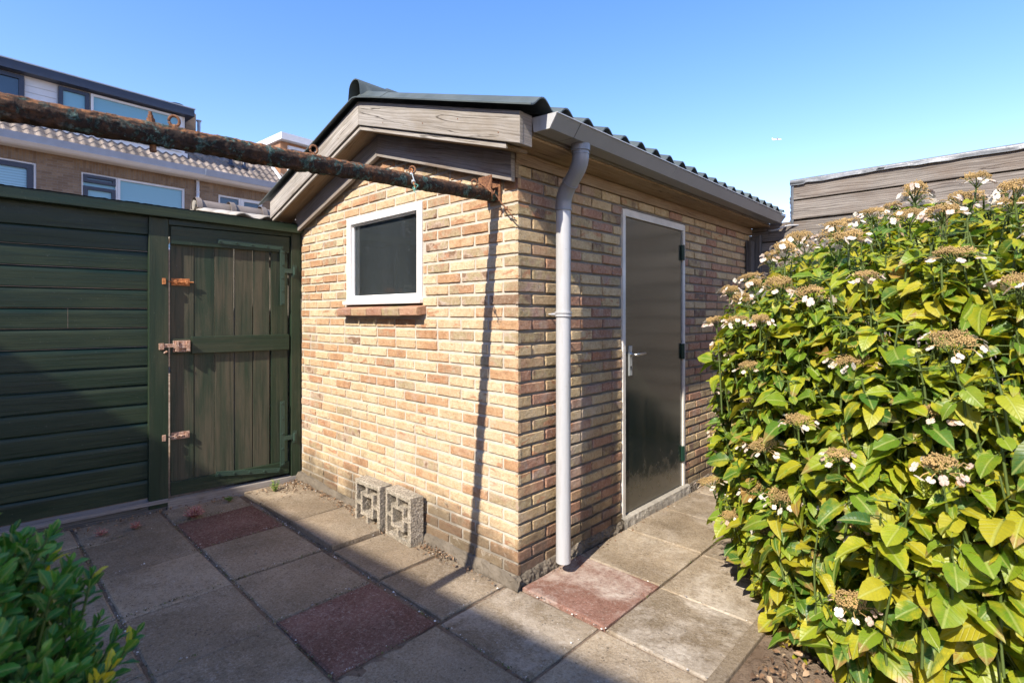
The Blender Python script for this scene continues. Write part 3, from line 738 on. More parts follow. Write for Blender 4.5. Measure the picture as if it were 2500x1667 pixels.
mb.extrude(c, (0, -.106, 0), (0, 1, 0), (1, 0, 0), (0, 0, 1), .006); mb.build('end_cap', M_PVC_L, gutter)
mb = MB(); mb.box((.328, -.104, 2.325), (.341, 3.32, 2.331), 0, ax=1); mb.build('lip', M_PVC_L, gutter, bevel=.001)

# downpipe
dp = MB()
r0 = .0395
dp.tube([(.10, .25, 1.995), (.10, .25, .075)], r0, 36, 0)
pipe = dp.build('downpipe', M_PVC_L, shed, smooth=True); pipe.modifiers.new('es', 'EDGE_SPLIT').split_angle = R(50)
mb = MB()
A_ = [(.25, .20, 2.275), (.25, .20, 2.235), (.25, .20, 2.205), (.244, .202, 2.18), (.228, .207, 2.155), (.205, .215, 2.13), (.15, .233, 2.083), (.125, .241, 2.058), (.108, .247, 2.03), (.101, .25, 2.005), (.10, .25, 1.965)]
mb.tube(A_, [.043] * 5 + [.041] * 2 + [.043] * 4, 32, 0)
mb.tube([(.25, .20, 2.268), (.25, .20, 2.235)], .049, 32); mb.tube([(.25, .20, 2.225), (.25, .20, 2.2175)], .0455, 32)
mb.tube([(.166, .228, 2.097), (.160, .230, 2.092)], .0445, 32); mb.tube([(.10, .25, 1.972), (.10, .25, 1.960)], .0455, 32)
sw = mb.build('swan_neck', M_PVC, pipe, smooth=True); sw.modifiers.new('es', 'EDGE_SPLIT').split_angle = R(40)
mb = MB()
mb.tube([(.10, .25, 1.392), (.10, .25, 1.398)], .046, 32); mb.tube([(.10, .25, 1.410), (.10, .25, 1.418)], .047, 32); mb.tube([(.10, .25, 1.398), (.10, .25, 1.410)], .0425, 32)
mb.tube([(.10, .25, 1.404), (0, .25, 1.404)], .005, 10); mb.tube([(.075, .205, 1.404), (.065, .19, 1.404)], .006, 8)
mb.build('pipe_bracket', M_PVC_L, pipe)

# window
win = MB()
x0, x1, z0, z1 = -1.734, -.817, 1.478, 2.113; fw = .052
def frame_xz(mb, x0, x1, z0, z1, fw, y0, y1, m=0):
    mb.box((x0, y0, z0), (x0 + fw, y1, z1), m); mb.box((x1 - fw, y0, z0), (x1, y1, z1), m)
    mb.box((x0 + fw, y0, z1 - fw), (x1 - fw, y1, z1), m); mb.box((x0 + fw, y0, z0), (x1 - fw, y1, z0 + fw), m)
frame_xz(win, x0, x1, z0, z1, fw, -.004, .055)
window = win.build('window', M_WHITE, shed, bevel=.003)
mb = MB(); frame_xz(mb, x0 + fw, x1 - fw, z0 + fw, z1 - fw, .010, .018, .034); mb.build('glazing_bead', M_WHITE, window, bevel=.002)
mb = MB(); mb.box((x0 + fw - .002, .036, z0 + fw - .002), (x1 - fw + .002, .039, z1 - fw + .002)); mb.build('pane', M_GLASS, window)
mb = MB(); mb.box((x0 - .012, -.030, 1.474), (x1 + .014, .02, 1.500), 0); mb.build('sill_rail', M_WHITE, window, bevel=.004)
mb = MB(); frame_xz(mb, x0 + .01, x1 - .01, z0 + .01, z1 - .01, .035, .0565, .17); mb.build('reveal', M_REVEAL, window)
mb = MB()
ws = [-1.75, -1.555, -1.355, -1.165, -.965, -.778]
for a, b in zip(ws[:-1], ws[1:]):
    j_ = rj(.003)
    mb.extrude([(.03, 1.466), (-.066 + j_, 1.446), (-.071 + j_, 1.441), (-.069, 1.398), (-.062, 1.393), (.03, 1.408)], (a + .003, 0, rj(.002)), (1, 0, 0), (0, 1, 0), (0, 0, 1), b - a - .006, 0, (random.random() * .5 + .4, random.random(), random.random()))
mb.build('brick_sill', M_BRICK_B, window, bevel=.003)

# objects faintly seen through the window
mb = MB()
for z in (1.62, 1.83, 2.02): mb.box((-2.39, 3.0, z), (-.2, 3.26, z + .03))
mb.build('shelf', M_WOOD_SOFFIT, shed)

# door
fr = MB()
fr.box((-.09, 1.013, .07), (.002, 1.048, 2.10)); fr.box((-.09, 1.896, .07), (.002, 1.928, 2.10)); fr.box((-.09, 1.048, 2.055), (.002, 1.896, 2.103))
door = MB(); door.box((-.052, 1.052, .080), (-.010, 1.892, 2.051), 0, t=(.5, .5, .5))
door = door.build('door', M_DOOR, shed, bevel=.003)
fr.build('door_frame', M_WHITE_OLD, shed, bevel=.002)
mb = MB(); mb.box((-.012, 1.10, .992), (-.004, 1.142, 1.192)); mb.build('lock_plate', M_GALV, door, bevel=.003)
mb = MB(); mb.tube([(-.004, 1.121, 1.135), (.034, 1.121, 1.135), (.042, 1.128, 1.135), (.044, 1.14, 1.136), (.042, 1.235, 1.140)], [.009, .009, .0095, .010, .008], 14); mb.tube([(-.004, 1.121, 1.135), (.004, 1.121, 1.135)], .016, 16)
mb.build('handle', M_STEEL, door, smooth=True)
mb = MB(); mb.tube([(-.004, 1.121, 1.05), (-.001, 1.121, 1.05)], .009, 16); mb.tube([(-.004, 1.121, 1.036), (-.001, 1.121, 1.036)], .005, 12); mb.build('keyhole', M_DARK, door)
M_HINGE = plain('hinge_green', (.008, .035, .022), .35)
for z in (1.885, 1.119, .323):
    mb = MB(); mb.box((-.008, 1.872, z - .058), (.007, 1.906, z + .058)); mb.tube([(.006, 1.893, z - .06), (.006, 1.893, z + .06)], .008, 12); mb.build('hinge', M_HINGE, door, bevel=.002)

# timber post in the far corner of the yard
mb = MB(); mb.box((.006, 3.215, .0), (.058, 3.31, 2.11), 0)
mb.box((-.05, 3.335, .0), (.10, 3.398, 2.17), 0)
tag(mb.build('post', M_WOOD_DARK, None, (.03, 3.26, 0), bevel=.003), 'dark upright timber post at the far end of the shed wall', 'post')

# ================================================================== CLOTHESLINE POLE
pole = empty('clothesline_pole', (-.165, 0, 2.037), 'rusty steel clothesline pole with flaking green paint reaching out from the shed gable', 'pole')
pu = np.array([.111, -1, -.067]); pu /= np.linalg.norm(pu); pb0 = np.array([-.165, -.004, 2.037])
mb = MB(); nr, ns = 1150, 56; Lp = 2.95; V = []
sd = np.cross(pu, [0, 0, 1.]); sd /= np.linalg.norm(sd); upv = np.cross(sd, pu)
for i in range(nr + 1):
    s_ = Lp * i / nr
    for k in range(ns):
        a = 2 * math.pi * k / ns; dirv = sd * math.cos(a) + upv * math.sin(a)
        q = Vector((math.cos(a) * 1.2, math.sin(a) * 1.2, s_ * 14))
        h = .0008 * noise.noise(q * 3) + .0006 * noise.noise(q * 9)
        fl = noise.noise(Vector((math.cos(a) * 1.5 + 5, math.sin(a) * 1.5, s_ * 9)))
        fl2 = noise.noise(Vector((math.cos(a) * 4 + 5, math.sin(a) * 4, s_ * 45)))
        far = min(1, max(0, (s_ - .5) / .8))
        if fl > .05 and fl2 > -.05: h += .0016
        if math.sin(a) < -.55 and s_ > .9: h += max(0, fl + .25) * .010 * far * (.6 + fl2) * (math.sin(a) < -.7)
        if fl2 > .3: h += .0012
        V.append(pb0 + pu * s_ + dirv * (.0320 + h))
fs = [(i * ns + k, i * ns + (k + 1) % ns, (i + 1) * ns + (k + 1) % ns, (i + 1) * ns + k) for i in range(nr) for k in range(ns)]
fs.append(tuple(range(ns))[::-1]); fs.append(tuple(nr * ns + k for k in range(ns)))
mb.add(V, fs, 0); mb.build('pole_tube', M_RUST, pole, smooth=True)
mb = MB(); q_ = pb0 + pu * 2.90; mb.tube([(q_[0], q_[1], -.05), (q_[0], q_[1], .9), (q_[0], q_[1], q_[2] + .01)], .034, 32); mb.build('upright', M_RUST, pole, smooth=True)
def on_pole(s_, up=0, side=0): return pb0 + pu * s_ + upv * (.032 + up) + sd * side
for s_, kind in ((1.605, 'bolt'), (1.543, 'ring'), (1.076, 'ring'), (.587, 'ring'), (.166, 'ring')):
    mb = MB()
    if kind == 'bolt':
        mb.tube([on_pole(s_, -.004), on_pole(s_, .012)], .011, 8); mb.tube([on_pole(s_, .012), on_pole(s_, .022)], .0075, 8); mb.tube([on_pole(s_, .02), on_pole(s_, .032)], .005, 8)
        mb.build('bolt', M_RUST_FE, pole); mb = MB(); mb.tube([pb0 + pu * s_ - upv * .03, pb0 + pu * s_ - upv * .052], .009, 7); mb.build('nut', M_RUST_FE, pole)
    else:
        mb.tube([on_pole(s_, -.004), on_pole(s_, .008)], .0055, 8)
        tw = R({1.543: 25, 1.076: 20, .587: 60, .166: 50}[s_]); r_ = .0135
        dv_ = pu * math.cos(tw) + sd * math.sin(tw)
        mb.tube([on_pole(s_, .019) + (dv_ * math.cos(a) + upv * math.sin(a) * 1.15) * r_ for a in np.linspace(0, 2 * math.pi * .97, 22)], .0042, 8)
        mb.build('eye_bolt', M_RUST_FE, pole, smooth=True)
# plate on the wall end, wire and knots
mb = MB(); mb.obox((-.212, -.010, 2.005), (1, 0, 0), (0, 0, 1), (0, -1, 0), (.098, .135, .008)); 
mb.obox((-.215, -.074, 2.045), (1, 0, 0), (0, 0, 1), (0, -1, 0), (.100, .085, .007))
mb.obox((-.205, -.072, 2.02), (0, 1, 0), (0, 0, 1), (1, 0, 0), (.066, .10, .006))
mb.build('end_plate', M_RUST_FE, pole, bevel=.001)
mb = MB(); W = [(-.20, -.085, 2.10), (-.16, -.088, 2.075), (-.12, -.088, 2.045), (-.10, -.08, 2.03), (-.09, -.07, 2.02), (-.075, -.062, 1.995), (-.055, -.055, 1.965), (-.038, -.05, 1.945), (-.02, -.045, 1.925), (.0, -.04, 1.90)]
mb.tube(W, .0034, 8); mb.tube([(-.125, -.084, 2.10), (-.112, -.09, 2.06), (-.10, -.09, 2.03), (-.112, -.08, 2.00)], .003, 8)
for c_ in ((-.10, -.082, 2.03), (-.04, -.05, 1.945)):
    mb.tube([np.array(c_) + np.array([math.cos(a) * .008, math.sin(a) * .006, math.sin(2 * a) * .008 + a * .0008]) for a in np.linspace(0, 12, 40)], .0028, 6)
mb.tube([(-.04, -.05, 1.945), (-.015, -.05, 1.94), (.0, -.05, 1.93)], .003, 6); mb.tube([(.0, -.04, 1.90), (.012, -.035, 1.893)], .003, 6)
mb.build('wire', M_RUST_FE, pole, smooth=True)
# turnbuckle hanging from the third ring
tb = empty('turnbuckle', tuple(on_pole(.587, .01)), 'small galvanised turnbuckle with a loop of green wire hanging on the rusty pole', 'turnbuckle')
P0 = on_pole(.587, .012); dn = np.array([.62, -.25, -.72]); dn /= np.linalg.norm(dn); P1 = P0 + dn * .03 - np.array([0, .0, 0]) + np.array([0.0, -.012, 0])
sdv = np.cross(dn, [0, -1, 0]); sdv /= np.linalg.norm(sdv)
mb = MB()
for k in (-1, 1): mb.tube([P1 + sdv * .0065 * k, P1 + dn * .058 + sdv * .0065 * k], .0026, 8)
mb.tube([P1 - dn * .003, P1 + dn * .007], .0092, 10); mb.tube([P1 + dn * .052, P1 + dn * .062], .0092, 10)
mb.build('body', M_GALV, tb)
mb = MB(); mb.tube([P1 + dn * .05, P1 + dn * .10], .0032, 8); mb.build('tail_bolt', M_RUST_ORANGE, tb)
mb = MB(); mb.tube([P0, P1, P1 + dn * .018], .0035, 8)
mb.tube([P0 + np.array([math.cos(a) * .009, -.006, math.sin(a) * .01]) for a in np.linspace(0, 6, 16)], .003, 6); mb.build('hook', M_RUST_ORANGE, tb)
mb = MB(); Q = P1 + dn * .097
mb.tube([Q + np.array([math.cos(a) * .016 + .010, -.006 + .004 * math.sin(3 * a), math.sin(a) * .011]) for a in np.linspace(-2.6, 3.4, 24)], .0016, 6)
mb.tube([Q + np.array([-.004, -.006, -.006]), Q + np.array([.004, -.006, -.02]), Q + np.array([.016, -.006, -.026])], .0016, 6); mb.tube([Q, Q + np.array([-.004, -.004, -.012])], .004, 6)
mb.build('line_end', M_WIRE, tb)

# ================================================================== GREEN FENCE AND GATE
ES = np.array([-.0803, -.9968, 0]); EN = np.array([.9968, -.0803, 0]); EZ = np.array([0, 0, 1.])
FO = np.array([-2.492, 0, 0])
def FP(s, n, z): return FO + ES * s + EN * n + EZ * z
fence = empty('green_fence', FP(1.5, 0, 0), 'dark green fence of wide horizontal boards with a plank gate, left of the brick shed', 'fence')
def fb(mb, s0, s1, n0, n1, z0, z1, m=0, along='s', jit=0, t=None):
    if along == 's': mb.obox(FP(s0, n0, z0), ES, EN, EZ, (s1 - s0, n1 - n0, z1 - z0), m, t, jit)
    else: mb.obox(FP(s0, n0, z0), EZ, ES, EN, (z1 - z0, s1 - s0, n1 - n0), m, t, jit)
FEND = 3.6; CT = .020
def fbt(mb, s0, s1, n0, n1, z0, z1):
    d = ES + EZ * CT; L = np.linalg.norm(d); mb.obox(FP(s0, n0, z0 + CT * s0), d / L, EN, EZ, ((s1 - s0) * L, n1 - n0, z1 - z0), 0)
# shiplap boards with rounded top
for k in range(14):
    z0 = .100 + k * .1352; h = .1352
    mb = MB(); tt = (random.random(), random.random(), random.random())
    prof = [(-.068, z0 - .004), (-.0475, z0 - .004), (-.046, z0)]
    prof += [(-.046 - .0003 * i, z0 + (h - .042) * i / 3) for i in range(1, 4)]
    rt = .036
    for a in np.linspace(0, math.pi / 2, 7)[1:]: prof.append((-.047 - .020 * (1 - math.cos(a)), z0 + h - .042 + rt * math.sin(a)))
    prof += [(-.068, z0 + h - .006)]
    # with long slight bow so highlights wander
    n = 24; V = []; kk = len(prof); ou, ov = random.uniform(0, 50), random.uniform(0, 50)
    sd_ = random.uniform(0, 99); per = [0]
    for i in range(kk): per.append(per[-1] + math.dist(prof[i], prof[(i + 1) % kk]))
    segs = [(1.062, FEND)] if k != 9 else [(1.062, 1.498), (1.501, FEND)]
    for (sa, sb) in segs:
        V = []; 
        for i in range(n + 1):
            s_ = sa + (sb - sa) * i / n; b_ = .0016 * nz(s_ * 1.3, sd_); c_ = .0012 * nz(s_ * 2.1, sd_ + 5)
            V += [FP(s_, a + b_, z + c_) for a, z in prof]
        fs = []; uvs = []
        for i in range(n):
            for j in range(kk):
                j2 = (j + 1) % kk; fs.append((i * kk + j, i * kk + j2, (i + 1) * kk + j2, (i + 1) * kk + j))
                u0, u1 = ou + (sb - sa) * i / n + sa, ou + (sb - sa) * (i + 1) / n + sa
                uvs.append([(u0, ov + per[j]), (u0, ov + per[j + 1]), (u1, ov + per[j + 1]), (u1, ov + per[j])])
        fs.append(tuple(range(kk))); uvs.append([(ou, ov)] * kk); fs.append(tuple(n * kk + j for j in range(kk))[::-1]); uvs.append([(ou, ov)] * kk)
        fs = [f[::-1] for f in fs]; uvs = [u[::-1] for u in uvs]
        mb.add(V, fs, 0, uvs, tt)
    mb.build('board', M_GREEN, fence)
for a, b, nm in ((.945, 1.064, 'post'), (.001, .080, 'post')):
    mb = MB(); fb(mb, a, b, -.07, 0.0, .02, 2.095, along='z'); mb.build(nm, M_GREEN_RAIL, fence, bevel=.004)
mb = MB(); fb(mb, .0, FEND, -.0665, -.034, 1.972, 2.15); fb(mb, .081, .944, -.033, -.003, 2.052, 2.097); mb.build('head_rail', M_GREEN, fence, bevel=.003)
mb = MB(); fbt(mb, -.02, FEND, .012, .044, 2.079, 2.152); mb.build('fascia', M_GREEN, fence, bevel=.004)
mb = MB(); fbt(mb, -.02, FEND, -.12, .010, 2.099, 2.149); mb.build('top_rail', M_GREEN, fence, bevel=.003)
def moss(u, v):
    s_ = -.02 + (FEND + .02) * u; n_ = -.12 + .168 * v
    return FP(s_, n_ + .003 * nz(s_ * 30, v * 3), 2.155 + CT * s_ + .004 * nz(s_ * 40, n_ * 40) + .004 * nz(s_ * 9, n_ * 20, 4))
M_MOSS = plain('mossy_felt', (.085, .075, .05), .95, 0, .5, 1.0, 150, .2)
mb = MB(); mb.grid(moss, 500, 8, flip=True); mb.build('felt_strip', M_MOSS, fence)
mb = MB(); fb(mb, .945, FEND, -.09, .016, .052, .078); mb.build('sill_plank', wood('grey_sill', (.16, .14, .13), (.34, .31, .29)), fence, bevel=.003)
mb = MB(); fb(mb, -.01, .95, -.06, .004, -.02, .058); mb.build('gate_threshold', M_WOOD_INNER, fence, bevel=.003)
mb = MB(); fb(mb, .95, FEND, -.06, -.012, -.06, .05); mb.build('gravel_board', M_WOOD_DARK, fence, bevel=.003)
gate = empty('gate', (0, 0, 0)); gate.parent = fence; OFF[gate.name] = np.array(fence.location)
pl_edges = [.930, .780, .642, .505, .372, .240, .094]
for i in range(6):
    a, b = pl_edges[i + 1], pl_edges[i]; gap = [.0015, .0015, .004, .001, .005, .007][i] if i < 6 else 0
    mb = MB(); nn_ = -.030 + [.0, -.003, .002, -.001, .001, .004][i]
    fb(mb, a + (gap if i else .001), b - .001 - (gap if i > 2 else 0), nn_ - .02, nn_, .095, 2.04, along='z', t=(random.random(), random.random(), random.random()))
    mb.build('plank', M_GREEN_FADE if i in (1, 2, 3, 4) else (M_GREEN_FADE if i == 0 else M_GREEN_RAIL), gate, bevel=.002)
for z0, z1, s1 in ((1.915, 2.047, .931), (.088, .186, .931)):
    mb = MB(); fb(mb, .094, s1, -.029, -.006, z0, z1); mb.build('rail', M_GREEN_RAIL, gate, bevel=.003)
mb = MB(); fb(mb, .094, .800, -.029, -.004, 1.112, 1.240); fb(mb, .8002, .930, -.029, -.008, 1.118, 1.226); mb.build('middle_rail', M_GREEN_RAIL, gate, bevel=.004)
def strap(P, name='strap_hinge'):
    mb = MB()
    for (sa, za, sb, zb) in P:
        a = FP(sa, 0, za); b = FP(sb, 0, zb); d = (b - a); L = np.linalg.norm(d); d /= L; q = np.cross(EN, d)
        mb.obox(a - q * .018 + EN * -.006, d, q, EN, (L, .036, .010 + .001 * (za == zb)))
        nb = 4
        for i in range(nb + 1):
            c = a + d * (.014 + (L - .028) * i / nb); mb.tube([c + EN * .003, c + EN * .009], .0085, 8); mb.tube([c + EN * .009, c + EN * .012], .0055, 8)
    return mb.build(name, M_GREEN_METAL, gate, bevel=.001)
strap([(.625, 1.963, .145, 1.950), (.152, 1.932, .152, 1.480)]); strap([(.152, .690, .152, .158), (.170, .128, .640, .190)])
for z in (1.765, .385):
    mb = MB(); a = FP(.135, .002, z - .018)
    mb.obox(a, -ES, EN, EZ, (.075, .005, .036)); mb.tube([FP(.058, .010, z - .032), FP(.058, .010, z + .030)], .011, 12)
    mb.obox(FP(.070, 0, z - .05), -ES, EN, EZ, (.035, .004, .10)); mb.build('hinge', M_GREEN_METAL, gate, bevel=.001)
for z, s0, mat_ in ((1.642, .845, M_RUST_ORANGE), (.517, .86, M_RUST_LIGHT)):
    mb = MB(); nb = -.024
    mb.obox(FP(.925, nb, z - .026), -ES, EN, EZ, (.115, .004, .052)); mb.tube([FP(.985, nb + .012, z), FP(.785 if z > 1 else .82, nb + .012, z)], .0055, 10)
    for s_ in (.90, .83): mb.obox(FP(s_ + .008, nb + .004, z - .014), -ES, EN, EZ, (.016, .014, .028))
    mb.tube([FP(.865, nb + .012, z), FP(.865, nb + .03, z - .004)], .0045, 8)
    mb.obox(FP(.985, .0, z - .022), -ES, EN, EZ, (.022, .012, .044)); mb.build('slide_bolt', mat_, gate, bevel=.001)
mb = MB(); z = 1.172; nb = -.004
mb.obox(FP(.918, nb, z - .042), -ES, EN, EZ, (.110, .005, .084)); mb.obox(FP(.915, nb + .005, z - .014), -ES, EN, EZ, (.09, .016, .028))
for s_ in (.905, .835): mb.obox(FP(s_, nb + .004, z - .036), -ES, EN, EZ, (.020, .024, .072))
mb.obox(FP(1.00, .0, z - .006), -ES, EN, EZ, (.10, .014, .026)); mb.obox(FP(1.005, .0, z - .02), -ES, EN, EZ, (.03, .02, .045)); mb.tube([FP(.975, .01, z - .045), FP(.955, .02, z - .032)], .007, 8)
mb.build('latch', M_RUST_LIGHT, gate, bevel=.0015)

# ================================================================== OUTBUILDING BEHIND THE GATE
ob = empty('outbuilding', (-3.7, 1.2, 0), 'low outbuilding behind the gate with half-round ridge tiles on a grey corrugated roof', 'outbuilding')
M_ASB = plain('weathered_asbestos', (.36, .335, .30), .95, 0, .4, .9, 90, .2)
M_TILE_RIDGE = plain('ridge_tile', (.17, .14, .12), .8, 0, .3, .6, 60)
M_FARBRICK_Y = None
def obz(x, y): return 2.40 - (.18 * abs(x + 3.7)) + .018 * math.cos(2 * math.pi * y / .20) + .004 * nz(x * 20, y * 20)
mb = MB(); shell(mb, lambda x, y, t: (x, y, obz(x, y) - t), [-4.85 + 2.20 * i / 24 for i in range(25)] , [-.46 + 3.6 * i / 220 for i in range(221)], .012)
mb.build('corrugated_roof', M_ASB, ob, smooth=True)
for i in range(8):
    y0 = -.47 + i * .295
    mb = MB(); seg = 12
    def rt_(u, v, y0=y0, r=.075):
        a = math.pi * (u); rr = r + (.018 if v < .14 else 0) + .006 * (1 - v); return (-3.7 + rr * math.cos(a) * 1.1, y0 + .325 * v, 2.395 + .085 * math.sin(a) + (rr - r) * math.sin(a))
    vsn = [0, .139, .141, .5, 1]; shell(mb, lambda u, v, t: rt_(u, v) if t == 0 else tuple(np.array(rt_(u, v, r=.062))), list(np.linspace(0, 1, 15)), vsn, .012)
    mb.build('ridge_tile', M_TILE_RIDGE, ob, smooth=True).modifiers.new('es', 'EDGE_SPLIT').split_angle = R(35)
mb = MB(); mb.tube([(-3.7, -.475, 2.43), (-3.7, -.46, 2.43)], .045, 12); mb.extrude([(-4.8, 2.14), (-3.7, 2.385), (-2.70, 2.175), (-2.70, 2.145), (-3.7, 2.35), (-4.8, 2.10)], (0, -.50, 0), (0, 1, 0), (1, 0, 0), (0, 0, 1), .04)
mb.build('verge', M_CONC_SIL, ob)
def farbrick(name, c1, c2, mort, scale=1.0, vertical=False, bw=.21, rh=.065):
    m = NT(name); uv = m.uvc(); co = m.mapg(uv, rot=(0, 0, R(90) if vertical else 0))
    br = m.n('TexBrick', {'offset': .5}, Vector=co, Color1=c1, Color2=c2, Mortar=mort, Scale=1.0, Mortar_Size=.006, Brick_Width=bw, Row_Height=rh, Bias=-.1)
    n1 = m.noise(uv, 2, 5, .6); n2 = m.noise(uv, 30, 4, .7)
    c = m.mix(m.ramp(n1, [(.3, .4), (.7, 0)]), br.outputs['Color'], m.mix(1.0, br.outputs['Color'], (.55, .5, .45), 'MULTIPLY'))
    c = m.mix(m.ramp(n2, [(.35, .4), (.6, 0)]), c, (.12, .08, .05))
    return m.done(c, .9, m.bump(br.outputs['Fac'], -.5, .006), Specular_IOR_Level=.2)
M_FAR = farbrick('house_brick', (.30, .215, .14), (.19, .13, .085), (.25, .22, .19))
M_FAR_V = farbrick('house_brick_soldier', (.27, .19, .12), (.17, .115, .075), (.22, .19, .16), vertical=True)
mb = MB(); mb.box((-4.7, -.40, -.05), (-2.85, 3.1, 2.12)); 
mb.build('wall', M_MORT_A, ob)

# ================================================================== TIMBER SHED AT THE BACK RIGHT
ts_ = empty('timber_shed', (1.8, 4.2, 0), 'tall weathered timber shed wall with black felt along its top edge, behind the hydrangea', 'timber shed')
bt = 2.648
for k in range(14):
    z1 = bt - k * .183; z0 = z1 - .183; x0 = .372 if z0 > 2.20 else .004
    if z1 < -.05: break
    if z0 < 2.2 and x0 == .004 and z1 > 2.22: pass
    mb = MB(); a = x0
    for b in (3.4,):
        dn_ = rj(.004)
        prof = [(3.402 + dn_, z0 + .010), (3.400 + dn_ - .014, z0 + .010), (3.400 + dn_ - .0155, z0 + .014), (3.400 + dn_, z1 - .001), (3.424, z1 - .001), (3.424, z0 + .010)]
        mb.extrude(prof, (a, 0, rj(.002)), (1, 0, 0), (0, 1, 0), (0, 0, 1), b - a)
    mb.build('board', M_WOOD_CLAD, ts_, bevel=.002)
mb = MB(); mb.box((.371, 3.426, .0), (3.4, 5.2, 2.64)); mb.box((.0, 3.426, 0), (.3705, 5.0, 2.20)); mb.build('wall', M_WOOD_DARK, ts_)
def felt(u, v):
    x = .352 + 3.06 * u
    pr = [(3.46, 2.662), (3.40, 2.668), (3.381, 2.660), (3.379, 2.635), (3.3785, 2.608)]
    i = min(3, int(v * 4)); f = v * 4 - i; y = pr[i][0] * (1 - f) + pr[i + 1][0] * f; z = pr[i][1] * (1 - f) + pr[i + 1][1] * f
    sag = (.012 * nz(x * 2.3, 1) + .006 * nz(x * 9, 2)) * (v > .4) * v
    if x < .47: sag -= .012 * (v > .7)
    return (x, y - abs(.010 * nz(x * 4, v * 3)) * v, z + sag + .012 * (v > .85) * (1 + nz(x * 1.4, 7)))
mb = MB(); mb.grid(felt, 160, 8, flip=True)
def felt2(u, v):
    z = 2.235 + .43 * u; return (.348 + .034 * v + (.010 * nz(z * 14, 1) - .014 * abs(nz(z * 23, 3))) * (1 - v), 3.384 + .03 * (1 - v) ** 2 - .003 * nz(z * 20, v), z)
mb.grid(felt2, 60, 5)
mb.build('felt_edge', M_LEAD, ts_, smooth=True)
cb = MB(); cb.tube([(.18, 3.33, 2.205), (.22, 3.32, 2.20), (.27, 3.32, 2.206), (.32, 3.34, 2.232), (.36, 3.37, 2.240), (.42, 3.40, 2.238)], .007, 10)
tag(cb.build('cable', M_PVC_L, None, (.27, 3.32, 2.2), smooth=True), 'short grey cable looping from the gutter end to the timber shed', 'cable')

# ================================================================== ROW HOUSES FAR LEFT
HO = np.array([-15.638, -1.304, 0]); HD = np.array([-.068, .9977, 0]); HN = np.array([.9977, .068, 0])
def HP(u, s, z): return HO + HD * u - HN * s + EZ * z
def hb(mb, u0, u1, s0, s1, z0, z1, m=0): mb.obox(HP(u0, s0, z0), HD, -HN, EZ, (u1 - u0, s1 - s0, z1 - z0), m)
M_NAVY = plain('navy_frame', (.018, .028, .055), .4, 0, .15, .1, 20)
M_HWHITE = plain('house_white', (.62, .63, .64), .5, 0, .05, .1, 20)
M_HGREY = plain('house_gutter_grey', (.30, .34, .40), .5, 0, .08, .1, 20)
def pane_mat(name, c, stripes=False):
    m = NT(name); uv = m.uvc(); z = m.sep(m.obj())[2]
    cc = c
    if stripes: cc = m.mix(m.ramp(m.math('SINE', m.math('MULTIPLY', z, 95.0)), [(.4, 0), (.9, .8)]), c, [x * .55 for x in c])
    return m.done(cc, .08, None, Specular_IOR_Level=.8)
M_PANE_B = pane_mat('pane_cyan', (.16, .34, .42)); M_PANE_S = pane_mat('pane_slats', (.22, .42, .52), True); M_PANE_D = pane_mat('pane_dark', (.03, .06, .10))  # glossy panes: plain pale cyan, striped cyan, dark blue
def tiles_mat():
    m = NT('grey_pantiles'); o = m.obj(); t = m.tint(); n1 = m.noise(o, 2.5, 5, .6); n2 = m.noise(o, 40, 4, .7)
    c = m.mix(m.ramp(n1, [(.35, 0), (.65, 1)]), (.13, .105, .088), (.25, .21, .18)); c = m.mix(m.ramp(n2, [(.35, .5), (.55, 0)]), c, (.12, .09, .07))
    hv = m.n('HueSaturation', None, Value=m.math('ADD', .7, m.math('MULTIPLY', m.sep(t)[0], .6)), Color=c).outputs[0]
    return m.done(hv, .8, m.bump(n2, .3, .01))
M_TILES = tiles_mat()
def tile_roof(name, parent, u0, u1, smax, seed=0, pitch=.839, z0=5.72):
    mb = MB(); W_ = .222; row = .30; L = math.hypot(1, pitch); nrow = int(smax * L / row) + 1
    for r_ in range(nrow):
        n = int((u1 - u0) / W_ + .5); per = 8; V = []
        sa = r_ * row / L - .10; sb = (r_ + 1) * row / L - .10 + .012
        cols = n * per
        for rowi, (s_, lift) in enumerate(((sa, .0), (sa, .045), (sb, .012))):
            for i in range(cols + 1):
                ph = (i % per) / per; wv = .030 * math.sin(2 * math.pi * ph) + .006 * math.sin(4 * math.pi * ph)
                V.append(HP(u0 + W_ * i / per, s_, z0 + pitch * s_ + wv + lift))
        for i in range(cols):
            tt = (random.Random(seed + r_ * 1000 + i // per).random(), 0, 0)
            a = i; b = cols + 1 + i; c = 2 * (cols + 1) + i
            mb.add([V[a], V[a + 1], V[b + 1], V[b]], [(0, 3, 2, 1)], 0, None, tt)
            mb.add([V[b], V[b + 1], V[c + 1], V[c]], [(0, 3, 2, 1)], 0, None, tt)
    return mb.build(name, M_TILES, parent)
def sash(parent, u0, u1, z0, z1, s, frame_mat, pane_mat_, fw=.07, name='window', inner=None):
    mb = MB()
    hb(mb, u0, u0 + fw, s - .05, s + .05, z0, z1); hb(mb, u1 - fw, u1, s - .05, s + .05, z0, z1)
    hb(mb, u0 + fw, u1 - fw, s - .05, s + .05, z0, z0 + fw); hb(mb, u0 + fw, u1 - fw, s - .05, s + .05, z1 - fw, z1)
    wdw = mb.build(name, frame_mat, parent)
    mb = MB(); hb(mb, u0 + fw, u1 - fw, s + .0, s + .02, z0 + fw, z1 - fw); mb.build('pane', pane_mat_, wdw); return wdw
house = empty('row_house', HP(2, 0, 0), 'brick terraced house beyond the fence with a long flat dormer under a navy fascia', 'house')
